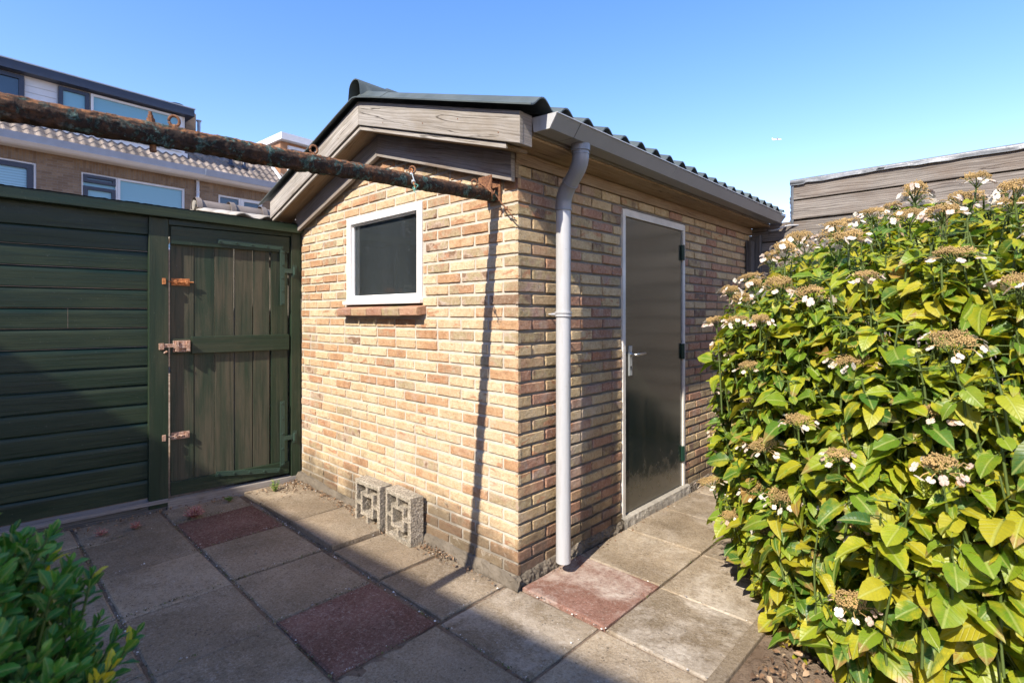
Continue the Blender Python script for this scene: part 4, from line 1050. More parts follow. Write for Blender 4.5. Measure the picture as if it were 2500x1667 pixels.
def wall_strip(parent, u0, u1, z0, z1, mat_, name, s=0.0):
    mb = MB(); A = [HP(u0, s, z0), HP(u1, s, z0), HP(u1, s, z1), HP(u0, s, z1)]
    B_ = [HP(u0, s + .25, z0), HP(u1, s + .25, z0), HP(u1, s + .25, z1), HP(u0, s + .25, z1)]
    uvA = [(u0, z0), (u1, z0), (u1, z1), (u0, z1)]
    fs = [(0, 1, 2, 3), (5, 4, 7, 6), (4, 5, 1, 0), (3, 2, 6, 7), (4, 0, 3, 7), (1, 5, 6, 2)]
    UU = uvA + uvA; mb.add(A + B_, fs, 0, [[UU[i] for i in f] for f in fs]); return mb.build(name, mat_, parent)
# facade with window openings
def facade(parent, u0, u1, opens, ztop=5.56):
    us = sorted(set([u0, u1] + [o[0] for o in opens] + [o[1] for o in opens]))
    mb = MB()
    for a, b in zip(us[:-1], us[1:]):
        op = [o for o in opens if o[0] <= a + 1e-6 and o[1] >= b - 1e-6]
        zs = [(-.1, ztop)] if not op else [(-.1, op[0][2]), (op[0][3], ztop)]
        for z0, z1 in zs:
            A = [HP(a, 0, z0), HP(b, 0, z0), HP(b, 0, z1), HP(a, 0, z1)]; uvA = [(a, z0), (b, z0), (b, z1), (a, z1)]
            mb.add(A, [(0, 1, 2, 3)], 0, [uvA])
            if op:
                mb.add([HP(a, 0, z1), HP(b, 0, z1), HP(b, .2, z1), HP(a, .2, z1)], [(0, 1, 2, 3)], 0, [uvA])
    for o in opens:
        for uu in (o[0], o[1]): mb.add([HP(uu, 0, o[2]), HP(uu, .2, o[2]), HP(uu, .2, o[3]), HP(uu, 0, o[3])], [(0, 1, 2, 3)], 0, [[(0, o[2]), (.2, o[2]), (.2, o[3]), (0, o[3])]])
    mb.build('wall', M_FAR, parent)
    for o in opens: wall_strip(parent, o[0] - .15, o[1] + .15, o[3] + .01, o[3] + .29, M_FAR_V, 'lintel', -.004)
ops1 = [(-14, -11.5, 3.4, 5.15), (-8.5, -5, 3.3, 5.15), (-1.4, .65, 3.6, 5.17), (1.53, 3.95, 3.3, 5.15), (4.88, 6.25, 4.0, 5.15)]
facade(house, -18, 7.10, ops1)
sash(house, -14, -11.5, 3.4, 5.15, .08, M_HWHITE, M_PANE_D, .08); sash(house, -8.5, -5, 3.3, 5.15, .08, M_HWHITE, M_PANE_D, .08)
sash(house, -1.4, .65, 3.6, 5.17, .08, M_HWHITE, M_PANE_S, .045)
sash(house, -1.3, .59, 3.66, 5.11, .07, M_NAVY, M_PANE_S, .11)
sash(house, 1.53, 2.31, 3.3, 5.15, .08, M_HWHITE, M_PANE_B, .04)
sash(house, 1.58, 2.27, 4.90, 5.10, .06, M_NAVY, M_PANE_D, .07); sash(house, 1.58, 2.27, 3.35, 4.80, .06, M_NAVY, M_PANE_B, .09)
sash(house, 2.315, 3.95, 3.3, 5.15, .08, M_HWHITE, M_PANE_B, .06)
sash(house, 4.88, 5.56, 4.0, 5.15, .08, M_HWHITE, M_PANE_D, .06); sash(house, 5.565, 6.25, 4.0, 5.15, .08, M_HWHITE, M_PANE_D, .10)
mb = MB(); mb.extrude([(-.42, 5.55), (-.46, 5.74), (-.40, 5.75), (.0, 5.75), (.0, 5.55)], HP(-18, 0, 0), HD, -HN, EZ, 22.35); mb.extrude([(-.44, 5.55), (-.49, 5.74), (-.40, 5.752), (.0, 5.752), (.0, 5.55)], HP(4.352, 0, 0), HD, -HN, EZ, 2.8)
hg = mb.build('gutter', M_HGREY, house)
mb = MB(); mb.extrude([(-.36, 5.49), (-.44, 5.565), (-.40, 5.57), (.0, 5.55), (.0, 5.46), (-.30, 5.46)], HP(-18, 0, 0), HD, -HN, EZ, 25.15); mb.build('cornice', M_HWHITE, house)
mb = MB(); mb.tube([HP(4.27, -.08, 5.5), HP(4.27, -.08, 0)], .045, 12); mb.tube([HP(4.27, -.08, 5.12), HP(4.27, -.08, 5.08)], .055, 12); mb.build('downpipe', M_HWHITE, house, smooth=True)
tile_roof('tiled_roof', house, -9.5, 7.10, 2.05)
mb = MB(); mb.add([HP(-18, 2.0, 7.38), HP(7.1, 2.0, 7.38), HP(7.1, 6, 5.0), HP(-18, 6, 5.0)], [(0, 1, 2, 3)]); mb.build('rear_roof', M_TILES, house)
mb = MB()
for s0, s1 in ((-.12, 2.1),): mb.obox(HP(7.05, s0, 5.66 + .839 * s0), -HN + EZ * .839, HD, EZ, (s1 - s0, .10, .14))
mb.build('verge', M_HWHITE, house)
def vent(parent, u, s, h=.42):
    z = 5.72 + .839 * s; mb = MB(); mb.tube([HP(u, s, z - .1), HP(u, s, z + h * .78)], .055, 14); mb.tube([HP(u, s, z + h * .78), HP(u, s, z + h), HP(u, s, z + h + .02)], [.06, .11, .10], 14); mb.tube([HP(u, s, z - .02), HP(u, s, z + .1)], [.12, .075], 14)
    mb.build('vent_pipe', M_NAVY, parent, smooth=True)
vent(house, 5.52, .68); vent(house, 5.94, .66)
# dormer
SD = .65
dm = MB(); hb(dm, -18, 4.16, SD, 3.2, 6.2, 7.48)
dormer = dm.build('dormer', M_HWHITE, house)
mb = MB(); hb(mb, -18.1, 4.34, SD - .28, 3.2, 7.485, 7.70); mb.build('fascia', M_NAVY, dormer)
mb = MB(); hb(mb, -18.1, 4.36, SD - .30, 3.2, 7.701, 7.73); mb.build('roof_trim', M_HGREY, dormer)
mb = MB(); hb(mb, -6.5, 4.22, SD - .06, SD - .004, 6.23, 6.36); mb.build('sill', M_HWHITE, dormer)
sash(dormer, -1.6, .50, 6.37, 7.44, SD - .05, M_NAVY, M_PANE_D, .10); sash(dormer, 1.17, 1.81, 6.37, 7.43, SD - .05, M_NAVY, M_PANE_B, .09)
sash(dormer, 1.84, 4.06, 6.37, 7.44, SD - .05, M_HWHITE, M_PANE_B, .06)
mb = MB()
for i in range(6): mb.extrude([(SD - .005, 6.40 + i * .17), (SD - .025, 6.40 + i * .17), (SD - .012, 6.40 + (i + 1) * .17 - .006), (SD - .005, 6.40 + (i + 1) * .17 - .006)], HP(.52, 0, 0), HD, -HN, EZ, .63)
mb.build('siding', M_HWHITE, dormer)
mb = MB(); hb(mb, 4.42, 4.72, 1.35, 1.8, 6.2, 7.92); mb.build('chimney', M_FAR, house)
mb = MB(); mb.tube([HP(4.0, .9, 7.72), HP(4.0, .9, 7.86), HP(4.0, .9, 7.88)], [.05, .05, .22], 14); mb.build('roof_vent', M_NAVY, dormer)
mb = MB(); mb.tube([HP(4.86, 1.5, 7.2), HP(4.86, 1.5, 7.72), HP(4.86, 1.5, 7.78)], [.05, .05, .09], 12); mb.build('flue', M_HGREY, house)
# neighbour
nb_ = empty('row_house', HP(10, 0, 0), 'next terraced house along, white dormer edge above a brown cheek, seen past the shed verge', 'house')
facade(nb_, 7.11, 13.5, [(8.2, 10.4, 3.4, 5.15)]); sash(nb_, 8.2, 10.4, 3.4, 5.15, .08, M_HWHITE, M_PANE_D, .07)
tile_roof('tiled_roof', nb_, 7.25, 13.5, .9, 500)
mb = MB(); mb.extrude([(-.42, 5.46), (-.49, 5.74), (.0, 5.752), (.0, 5.46)], HP(7.16, 0, 0), HD, -HN, EZ, 6.3); mb.build('gutter', M_HWHITE, nb_)
dm = MB(); hb(dm, 7.30, 13.0, .9, 3.4, 6.0, 7.62); d2 = dm.build('dormer', plain('brown_cheek', (.33, .17, .085), .7), nb_)
mb = MB(); hb(mb, 7.20, 13.1, .62, 3.5, 7.621, 7.86); mb.build('fascia', M_HWHITE, d2)
sash(d2, 7.55, 8.9, 6.5, 7.5, .86, M_HWHITE, pane_mat('pane_blue', (.08, .16, .34)), .10)

# ================================================================== HOUSE BEHIND THE CAMERA (its eaves throw the shade over the yard)
HB = 5.5; ey = -.350 - HB / .9
bh = empty('brick_house', (-2, ey - 4, 0), 'brick house behind the viewer whose eaves shade the near paving', 'house')
def BP(x, y): a = R(3.6); return (x * math.cos(a) - (y) * math.sin(a), x * math.sin(a) + y * math.cos(a) + ey)
def bbox(mb, x0, x1, y0, y1, z0, z1, m=0):
    c, s_ = math.cos(R(3.6)), math.sin(R(3.6)); mb.obox((*BP(x0, y0), z0), (c, s_, 0), (-s_, c, 0), (0, 0, 1), (x1 - x0, y1 - y0, z1 - z0), m)
mb = MB(); bbox(mb, -9, 4.0, -8, -.45, -.1, HB - .1); mb.build('wall', M_FAR, bh)
mb = MB(); bbox(mb, -9.2, 4.2, -.46, 0, HB - .16, HB); mb.build('gutter', M_HWHITE, bh)
mb = MB(); c, s_ = math.cos(R(3.6)), math.sin(R(3.6)); mb.extrude([(-.02, HB - .02), (-4.2, HB + 2.4), (-8.4, HB - .02)], (*BP(-9.2, 0), 0), (c, s_, 0), (-s_, c, 0), (0, 0, 1), 13.4); mb.build('roof', M_TILES, bh)
for x in (-7, -4, -1, 1.8):
    for z in (.9, 3.4):
        mb = MB(); bbox(mb, x, x + 1.5, -.45, -.40, z, z + 1.3); wd = mb.build('window', M_HWHITE, bh); mb = MB(); bbox(mb, x + .08, x + 1.42, -.41, -.385, z + .08, z + 1.22); mb.build('pane', M_PANE_D, wd)

# ================================================================== AIRPLANE
apx = Vector(cam.location) + 3000 * (Vector((-math.sin(YAW), math.cos(YAW), 0)) + Vector((math.cos(YAW), math.sin(YAW), 0)) * ((1897 - 1250) / 1278) + Vector((0, 0, (769 - 341) / 1278)))
ap = empty('airplane', apx, 'tiny white aeroplane high in the clear sky above the timber shed', 'airplane')
rv = Vector((math.cos(YAW), math.sin(YAW), .05)).normalized(); fv = Vector((-math.sin(YAW), math.cos(YAW), 0)); A0 = np.array(apx); rv = np.array(rv); fv = np.array(fv)
M_PLANE = plain('aircraft_white', (.9, .9, .9), .4)
mb = MB(); mb.tube([A0 + rv * t_ for t_ in (-27, -25, -20, 0, 15, 24, 27)], [.6, 1.8, 2.8, 3, 3, 2, .5], 16); mb.build('fuselage', M_PLANE, ap, smooth=True)
for sg in (-1, 1):
    mb = MB(); P = [A0 + rv * 6, A0 - rv * 2, A0 - rv * 12 + fv * 24 * sg + EZ * 3, A0 - rv * 9 + fv * 24 * sg + EZ * 3]; mb.add(P + [p + EZ * .7 for p in P], [(0, 1, 2, 3), (4, 7, 6, 5), (0, 4, 5, 1), (1, 5, 6, 2), (2, 6, 7, 3), (3, 7, 4, 0)]); mb.build('wing', M_PLANE, ap)
mb = MB(); P = [A0 - rv * 18 + EZ * 2, A0 - rv * 26 + EZ * 2, A0 - rv * 30 + EZ * 10, A0 - rv * 26 + EZ * 10]; mb.add(P + [p + fv * .6 for p in P], [(0, 1, 2, 3), (4, 7, 6, 5), (0, 4, 5, 1), (1, 5, 6, 2), (2, 6, 7, 3), (3, 7, 4, 0)]); mb.build('tail_fin', M_PLANE, ap)

# ================================================================== SCREEN BLOCKS AGAINST THE GABLE
def screen_block(name, x0, w_, h_, y0, depth, label, lean=0.0, rot=0.0):
    """pierced concrete block: outer ring, small square ring in the middle joined by a pinwheel of ribs"""
    root = empty(name, (x0 + w_ / 2, y0 + depth / 2, 0.0), label, 'concrete block', 'pierced concrete blocks leaning on the gable wall')
    N_ = 28; t_ = .026
    def solid(u, v):
        X, Z = u * w_, v * h_
        if X < t_ or X > w_ - t_ or Z < t_ or Z > h_ - t_: return True
        a0, a1 = .25 * w_, .75 * w_; b0, b1 = .25 * h_, .75 * h_; r_ = .023
        inx = a0 < X < a1; inz = b0 < Z < b1
        if inx and inz and not (a0 + r_ < X < a1 - r_ and b0 + r_ < Z < b1 - r_): return True
        # four ribs, pinwheel
        if abs(X - (a0 + r_ / 2)) < r_ / 2 and False: return True
        if b1 <= Z and abs(X - (w_ / 2 - .005)) < r_ / 2: return True
        if Z <= b0 and abs(X - (w_ / 2 + .005)) < r_ / 2: return True
        if X >= a1 and abs(Z - (h_ / 2 + .005)) < r_ / 2: return True
        if X <= a0 and abs(Z - (h_ / 2 - .005)) < r_ / 2: return True
        return False
    nu, nv = int(w_ / .0055), int(h_ / .0055); S_ = [[solid((i + .5) / nu, (j + .5) / nv) for i in range(nu)] for j in range(nv)]
    mb = MB(); V = {}; vs = []; fs = []
    def vid(i, j, k):
        if (i, j, k) not in V:
            X, Z = x0 + w_ * i / nu, h_ * j / nv; Y = y0 + depth * k / 8
            q = .0022; X += q * nz(X * 60, Z * 60, Y * 60); Z += q * nz(X * 60, Z * 60, Y * 60 + 9); Y += q * nz(X * 60, Z * 60, Y * 60 + 4)
            if k == 0 and (i == 0 or j == 0 or i == nu or j == nv): Y += .003
            dx, dy = X - (x0 + w_ / 2), Y - y0
            V[(i, j, k)] = len(vs); vs.append((x0 + w_ / 2 + dx * math.cos(rot) - dy * math.sin(rot), y0 + dx * math.sin(rot) + dy * math.cos(rot) + Z * lean, Z - .004))
        return V[(i, j, k)]
    sol = lambda i, j: 0 <= i < nu and 0 <= j < nv and S_[j][i]
    for j in range(nv):
        for i in range(nu):
            if not S_[j][i]: continue
            fs.append((vid(i, j, 0), vid(i + 1, j, 0), vid(i + 1, j + 1, 0), vid(i, j + 1, 0))); fs.append((vid(i, j, 8), vid(i, j + 1, 8), vid(i + 1, j + 1, 8), vid(i + 1, j, 8)))
            for k in range(8):
                if not sol(i - 1, j): fs.append((vid(i, j, k), vid(i, j + 1, k), vid(i, j + 1, k + 1), vid(i, j, k + 1)))
                if not sol(i + 1, j): fs.append((vid(i + 1, j, k), vid(i + 1, j, k + 1), vid(i + 1, j + 1, k + 1), vid(i + 1, j + 1, k)))
                if not sol(i, j - 1): fs.append((vid(i, j, k), vid(i, j, k + 1), vid(i + 1, j, k + 1), vid(i + 1, j, k)))
                if not sol(i, j + 1): fs.append((vid(i, j + 1, k), vid(i + 1, j + 1, k), vid(i + 1, j + 1, k + 1), vid(i, j + 1, k + 1)))
    mb.add(vs, fs); return mb.build('block_body', M_EXPOSED, root)
screen_block('screen_block', -1.065, .295, .298, -.113, .093, 'pierced grey concrete block standing by the gable wall, the nearer one to the pole shadow', rot=R(-3))
screen_block('screen_block', -1.390, .295, .296, -.130, .095, 'pierced grey concrete block standing by the gable wall, the one nearer the gate', rot=R(1))

# ================================================================== PLANTS
def leaf_template(nl, nc, width, fold, droop, serr, shape='ovate', cup=0.0):
    """returns verts (N,3), uv (N,2), faces; leaf runs along +y with length 1, z is its upper side"""
    ts = np.linspace(0, 1, nl + 1); V = []; U = []; F = []
    for i, t in enumerate(ts):
        if shape == 'ovate': w_ = width * (math.sin(math.pi * min(1, t) ** .80) ** .62) * (1 if t < .72 else 1 - ((t - .72) / .28) ** 1.6 * .55)
        else: w_ = width * (math.sin(math.pi * t ** 1.25) ** .8)
        if t == 0: w_ = .012
        if t == 1: w_ = .0
        if serr and 0 < i < nl: w_ *= 1 + (serr if i % 2 else -serr)
        for j in range(nc + 1):
            u = j / nc * 2 - 1
            x = u * w_; z = fold * abs(x) * (1 - .5 * t) - droop * t * t + cup * (u * u) * w_ + .035 * math.sin(t * 15 - abs(u) * 3 + width * 90) * abs(u) * (w_ / width) + .05 * math.sin(width * 300) * t * u * w_ / width
            V.append((x, t, z)); U.append((x, t))
    for i in range(nl):
        for j in range(nc): a = i * (nc + 1) + j; F.append((a, a + 1, a + nc + 2, a + nc + 1))
    return np.array(V), np.array(U), np.array(F)
class Cloud:
    """collects many transformed copies of small templates in numpy, one mesh"""
    def __init__(s): s.V = []; s.U = []; s.F = []; s.T = []; s.M = []; s.n = 0
    def add(s, tmpl, M, pos, tint, mi=0):
        V, U, F = tmpl; s.V.append(V @ M.T + pos); s.U.append(U); s.F.append(F + s.n); s.n += len(V)
        s.T.append(np.repeat([tint], len(F), 0)); s.M.append(np.full(len(F), mi))
    def build(s, name, mats, parent, smooth=True):
        off = OFF[parent.name]; V = np.concatenate(s.V) - off; F = np.concatenate(s.F); U = np.concatenate(s.U); T = np.concatenate(s.T); Mi = np.concatenate(s.M)
        me = bpy.data.meshes.new(name); me.vertices.add(len(V)); me.vertices.foreach_set('co', V.ravel())
        k = F.shape[1]; me.loops.add(F.size); me.loops.foreach_set('vertex_index', F.ravel()); me.polygons.add(len(F))
        me.polygons.foreach_set('loop_start', np.arange(len(F)) * k); me.polygons.foreach_set('loop_total', np.full(len(F), k))
        for mm in mats: me.materials.append(mm)
        me.polygons.foreach_set('material_index', Mi.astype(np.int32)); me.update(calc_edges=True)
        uvl = me.uv_layers.new(name='UVMap'); uvl.data.foreach_set('uv', U[F.ravel()].astype(np.float32).ravel())
        at = me.attributes.new('tint', 'FLOAT_VECTOR', 'FACE'); at.data.foreach_set('vector', T.astype(np.float32).ravel())
        me.polygons.foreach_set('use_smooth', np.full(len(F), smooth)); me.validate(); me.update()
        o = bpy.data.objects.new(name, me); COL.objects.link(o); o.parent = parent; OFF[o.name] = off; return o
def nrm(v): return v / (np.linalg.norm(v) + 1e-12)
def leafM(d, up, size, wsc=1.0):
    d = nrm(d); x = nrm(np.cross(d, up)); z = np.cross(x, d); return np.stack([x * size * wsc, d * size, z * size], 1)
RN = np.random.default_rng(11)
T_H = [leaf_template(11, 4, w_, f, dr, .03) for w_, f, dr in ((.34, .35, .30), (.37, .25, .45), (.31, .65, .45), (.36, .15, .80), (.33, .85, .6), (.38, .3, .15), (.30, 1.0, .5))]

HC = np.array([1.80, 1.36, 0.0])
def dome(th_, z):
    """horizontal radius of the shrub at height z, direction th_"""
    zz = [-.1, .1, .35, .8, 1.25, 1.55, 1.75, 1.90, 1.98]; rr = [.80, .93, 1.07, 1.19, 1.15, 1.0, .80, .52, 0]
    r_ = np.interp(z, zz, rr); k = .10 * nz(math.cos(th_) * 1.7, math.sin(th_) * 1.7, z * 1.6) + .07 * nz(math.cos(th_) * 4, math.sin(th_) * 4, z * 4)
    rx, ry = 1.0, 1.10
    return r_ * (1 + k) / math.hypot(math.cos(th_) / rx, math.sin(th_) / ry)
hyd = empty('hydrangea', (HC[0], HC[1], 0), 'big lacecap hydrangea bush with yellowing leaves and browned flower heads', 'shrub')
leaves = Cloud(); stems = MB(); canes = MB(); heads = []
nshoot = 0; tries = 0; placed = []
while nshoot < 3800 and tries < 60000:
    tries += 1
    th_ = RN.uniform(0, 2 * math.pi)
    # keep the sides the viewer (or one a few steps aside) can see
    dd = math.cos(th_ - math.atan2(-1.986 - HC[1], 1.834 - HC[0]))
    z = RN.uniform(.10, 1.93)
    if dd < -.35 and z < 1.7: continue
    if RN.random() > .35 + .65 * (dome(th_, z) / 1.25): continue
    inner = RN.random() < .30
    r_ = dome(th_, z) * (RN.uniform(.62, .9) if inner else RN.uniform(.93, 1.04))
    p = HC + np.array([math.cos(th_) * r_, math.sin(th_) * r_, z])
    if z > 1.70: # fill the flat top
        r_ = dome(th_, z) * math.sqrt(RN.random()); p = HC + np.array([math.cos(th_) * r_, math.sin(th_) * r_, z + .05 * nz(th_, z * 3)])
    if p[0] < .30 and z < 1.5: continue
    if p[1] > 3.25: continue
    if any(abs(p[0] - q[0]) + abs(p[1] - q[1]) + abs(p[2] - q[2]) < .047 for q in placed[-400:]): continue
    placed.append(p); nshoot += 1
    out = nrm(np.array([math.cos(th_), math.sin(th_), 0])); up = np.array([0, 0, 1.])
    kz = min(1, max(0, z / 1.75))
    sd_ = nrm(out * (.9 - .6 * kz) * RN.uniform(.3, 1.2) + up * (.95 + .4 * kz) + RN.normal(0, .18, 3))
    a0 = RN.uniform(0, math.pi)
    e1 = nrm(np.cross(sd_, [.3, .1, 1])); e2 = np.cross(sd_, e1)
    L = RN.uniform(.18, .30); nn_ = RN.integers(3, 5); basep = p - sd_ * L
    stems.tube([basep - up * .05, basep + (p - basep) * .5 + RN.normal(0, .006, 3), p], [.0045, .004, .003], 5, 0, cap=False)
    vig = RN.uniform(.75, 1.12) * (1.08 if z < 1.0 else .95); hue = np.clip(RN.normal(.42 + .08 * kz, .22), 0, 1)
    for k in range(nn_):
        pos = p - sd_ * (L * (.05 + .80 * k / nn_)); an = a0 + k * math.pi / 2 + RN.normal(0, .15)
        for sg in (1, -1):
            if RN.random() < .08: continue
            dirv = (e1 * math.cos(an) + e2 * math.sin(an)) * sg; dirv = dirv * [1, 1, .45] + out * .22; dirv[2] += RN.normal(.0, .30) - .10 * (1 - kz); dirv = nrm(dirv)
            size = vig * (.056 + .018 * min(k, 2)) * RN.uniform(.6, 1.3)
            if k == 0: size *= .72
            nrmv = nrm(sd_ * .45 + up * .8 + out * .45 + RN.normal(0, .42, 3))
            pet = .018 + .012 * RN.random(); lp = pos + dirv * pet
            stems.tube([pos, lp + dirv * .01], .0022, 4, 0, cap=False)
            tx = float(np.clip(hue + RN.normal(0, .17) + (.12 if k >= 2 else 0), 0, 1)); 
            tx = min(tx, .92)
            if RN.random() < .012: tx = 1.0
            leaves.add(T_H[RN.integers(0, len(T_H))], leafM(dirv, nrmv, size, RN.uniform(.88, 1.1)), lp, (tx, RN.random(), RN.random()))
    if not inner: heads.append((p, sd_, z, dd))
leaves.build('foliage', [M_LEAF], hyd)
# canes from the root
for i in range(150):
    th_ = RN.uniform(0, 2 * math.pi); r0 = .38 * math.sqrt(RN.random()); b_ = HC + np.array([math.cos(th_) * r0, math.sin(th_) * r0 - .25 * RN.random(), .0])
    th2 = th_ + RN.normal(0, .5); z = RN.uniform(.5, 1.95); r1 = dome(th2, z) * RN.uniform(.45, .93)
    e_ = HC + np.array([math.cos(th2) * r1, math.sin(th2) * r1, z]); m_ = b_ * .45 + e_ * .55 + np.array([0, 0, .18 * z]) + RN.normal(0, .04, 3)
    pts = [b_ * (1 - t) ** 2 + 2 * m_ * t * (1 - t) + e_ * t * t for t in np.linspace(0, 1, 9)]
    rr = RN.uniform(.005, .010); canes.tube(pts, list(np.linspace(rr, rr * .55, 9)), 6, 0, cap=False)
    if RN.random() < .5:
        q = pts[5]; d_ = nrm(pts[6] - pts[4] + RN.normal(0, .12, 3)); canes.tube([q, q + d_ * .12, q + d_ * .2 + RN.normal(0, .02, 3)], [.005, .004, .003], 5, 0, cap=False)
canes.build('cane', M_CANE, hyd, smooth=True); bpy.data.objects['cane']['kind'] = 'stuff'
stems.build('stem', M_STEM, hyd, smooth=True); bpy.data.objects['stem']['kind'] = 'stuff'

# flower heads (lacecap: flat disc of dry florets, ring of pale sepals)
def petal_t():
    V = []; F = []; U = []
    for i in range(4):
        a = i * math.pi / 2; c, s_ = math.cos(a), math.sin(a)
        P = [(0, 0, 0), (.42, .40, .04), (.60, .80, .02), (.30, 1.10, -.05), (-.30, 1.10, -.05), (-.60, .80, .02), (-.42, .40, .04), (0, .62, .12)]
        b = len(V); V += [(x * c - y * s_, x * s_ + y * c, z) for x, y, z in P]; U += [(x, y) for x, y, z in P]
        F += [(b, b + 1, b + 2, b + 7), (b + 7, b + 2, b + 3, b + 4), (b + 7, b + 4, b + 5, b + 6), (b, b + 7, b + 6, b + 6)]
    F = [f if f[2] != f[3] else (f[0], f[1], f[2], f[0]) for f in F]
    F2 = []
    for f in F: F2.append(f)
    return np.array(V) * .5, np.array(U), np.array(F2)
def petal_ok():
    V, U, F = petal_t(); F = np.array([[f[0], f[1], f[2], f[3]] if len(set(f)) == 4 else [f[0], f[1], f[2], f[2]] for f in F]); return V, U, F
def flower_mesh(seed, rad, npet, greenish=False, nfl=300):
    g = np.random.default_rng(seed); mb = MB()
    oc = [(1, 0, 0), (0, 1, 0), (-1, 0, 0), (0, -1, 0), (0, 0, 1.2), (0, 0, -1)]; of = [(0, 1, 4), (1, 2, 4), (2, 3, 4), (3, 0, 4), (1, 0, 5), (2, 1, 5), (3, 2, 5), (0, 3, 5)]
    mb.tube([(0, 0, -.085), (0, 0, -.02)], [.0035, .003], 6, 1, cap=False)
    for i in range(9):
        a = i * 2.4; r_ = rad * .75; mb.tube([(0, 0, -.04 + .003 * (i % 3)), (math.cos(a) * r_ * .6, math.sin(a) * r_ * .6, -.014), (math.cos(a) * r_, math.sin(a) * r_, -.002)], .0016, 4, 1, cap=False)
    for i in range(nfl):
        a = i * 2.39996; r_ = rad * .80 * math.sqrt((i + .5) / nfl) * g.uniform(.92, 1.06); cl = .004 * math.sin(a * 3) ; h = .012 * (1 - (r_ / rad) ** 2) + g.normal(0, .0028) + cl
        c = np.array([math.cos(a) * r_, math.sin(a) * r_, h]); s_ = g.uniform(.0016, .0029)
        M = np.linalg.qr(g.normal(0, 1, (3, 3)))[0] * s_
        mb.add([c + M @ np.array(o_) for o_ in oc], of, 0, None, (g.random(), 0, 0))
        if i % 2 == 0: mb.add([c + (0, .0008, -.010), c + (.0008, 0, -.010), c + (.0006, 0, 0), c + (0, .0006, 0)], [(0, 1, 2, 3)], 0)
    PV, PU, PF = petal_t()
    for i in range(npet):
        a = 2 * math.pi * i / npet + g.normal(0, .25); rr = rad * g.uniform(1.0, 1.3); zz = g.uniform(-.022, .006)
        c = np.array([math.cos(a) * rr, math.sin(a) * rr, zz]); sz = g.uniform(.015, .024)
        n_ = nrm(np.array([math.cos(a) * .5, math.sin(a) * .5, .8]) + g.normal(0, .35, 3)); M = leafM(np.cross(n_, g.normal(0, 1, 3)), n_, sz)
        tx = g.uniform(0, .75) if g.random() < .85 else g.uniform(.8, 1)
        V = PV * [1, 1, g.uniform(-2.5, 2.0)] @ M.T + c
        mb.add(V, [tuple(dict.fromkeys(f)) for f in PF.tolist()], 2, None, (tx, 0, 0))
        mb.tube([(math.cos(a) * rad * .5, math.sin(a) * rad * .5, -.012), (math.cos(a) * rr * .8, math.sin(a) * rr * .8, zz + .006), c], .0010, 4, 0, cap=False)
    me_o = mb.build('flower_head', [M_FLORET, M_STEM, M_PETAL], hyd); return me_o
protos = [flower_mesh(i, r_, n_) for i, (r_, n_) in enumerate(((.052, 12), (.060, 14), (.044, 10), (.056, 9), (.048, 13), (.062, 13)))]
meshes = [o.data for o in protos]
for me in meshes:   # meshes are modelled round the origin, not round the shrub
    v = np.empty(len(me.vertices) * 3, np.float32); me.vertices.foreach_get('co', v); v = v.reshape(-1, 3) + OFF[hyd.name].astype(np.float32); me.vertices.foreach_set('co', v.ravel())
heads.sort(key=lambda q: -(.15 * q[3] - .25 * abs(q[0][0] - 1.2) + RN.uniform(-.5, .5)))
chosen = []
for (zlo, zhi, lim, dist) in ((1.40, 9, 54, .125), (.35, 1.40, 100, .165)):
    for i_h, (p, sd_, z, dd) in enumerate(heads):
        if len(chosen) >= lim: break
        if dd < -.35 or not (zlo <= z < zhi) or (p[0] > 2.0 and i_h % 5): continue
        if any(np.linalg.norm(p - c[0]) < dist for c in chosen): continue
        chosen.append((p, sd_))
for i, (p, sd_) in enumerate(chosen):
    o = protos[i] if i < len(protos) else protos[i % len(protos)].copy()
    if i >= len(protos): COL.objects.link(o)
    o.parent = hyd; ax = nrm(sd_ * .8 + np.array([0, 0, 1.0])); q = Vector(ax).to_track_quat('Z', 'Y').to_euler(); o.rotation_euler = q
    o.rotation_euler.rotate_axis('Z', RN.uniform(0, 6)); s_ = RN.uniform(.85, 1.25); o.scale = (s_, s_, s_ * RN.uniform(.9, 1.5))
    o.location = (p + sd_ * .055 + nrm(np.array([p[0] - HC[0], p[1] - HC[1], 0])) * .03 + np.array([0, 0, .02]) - OFF[hyd.name]).tolist()

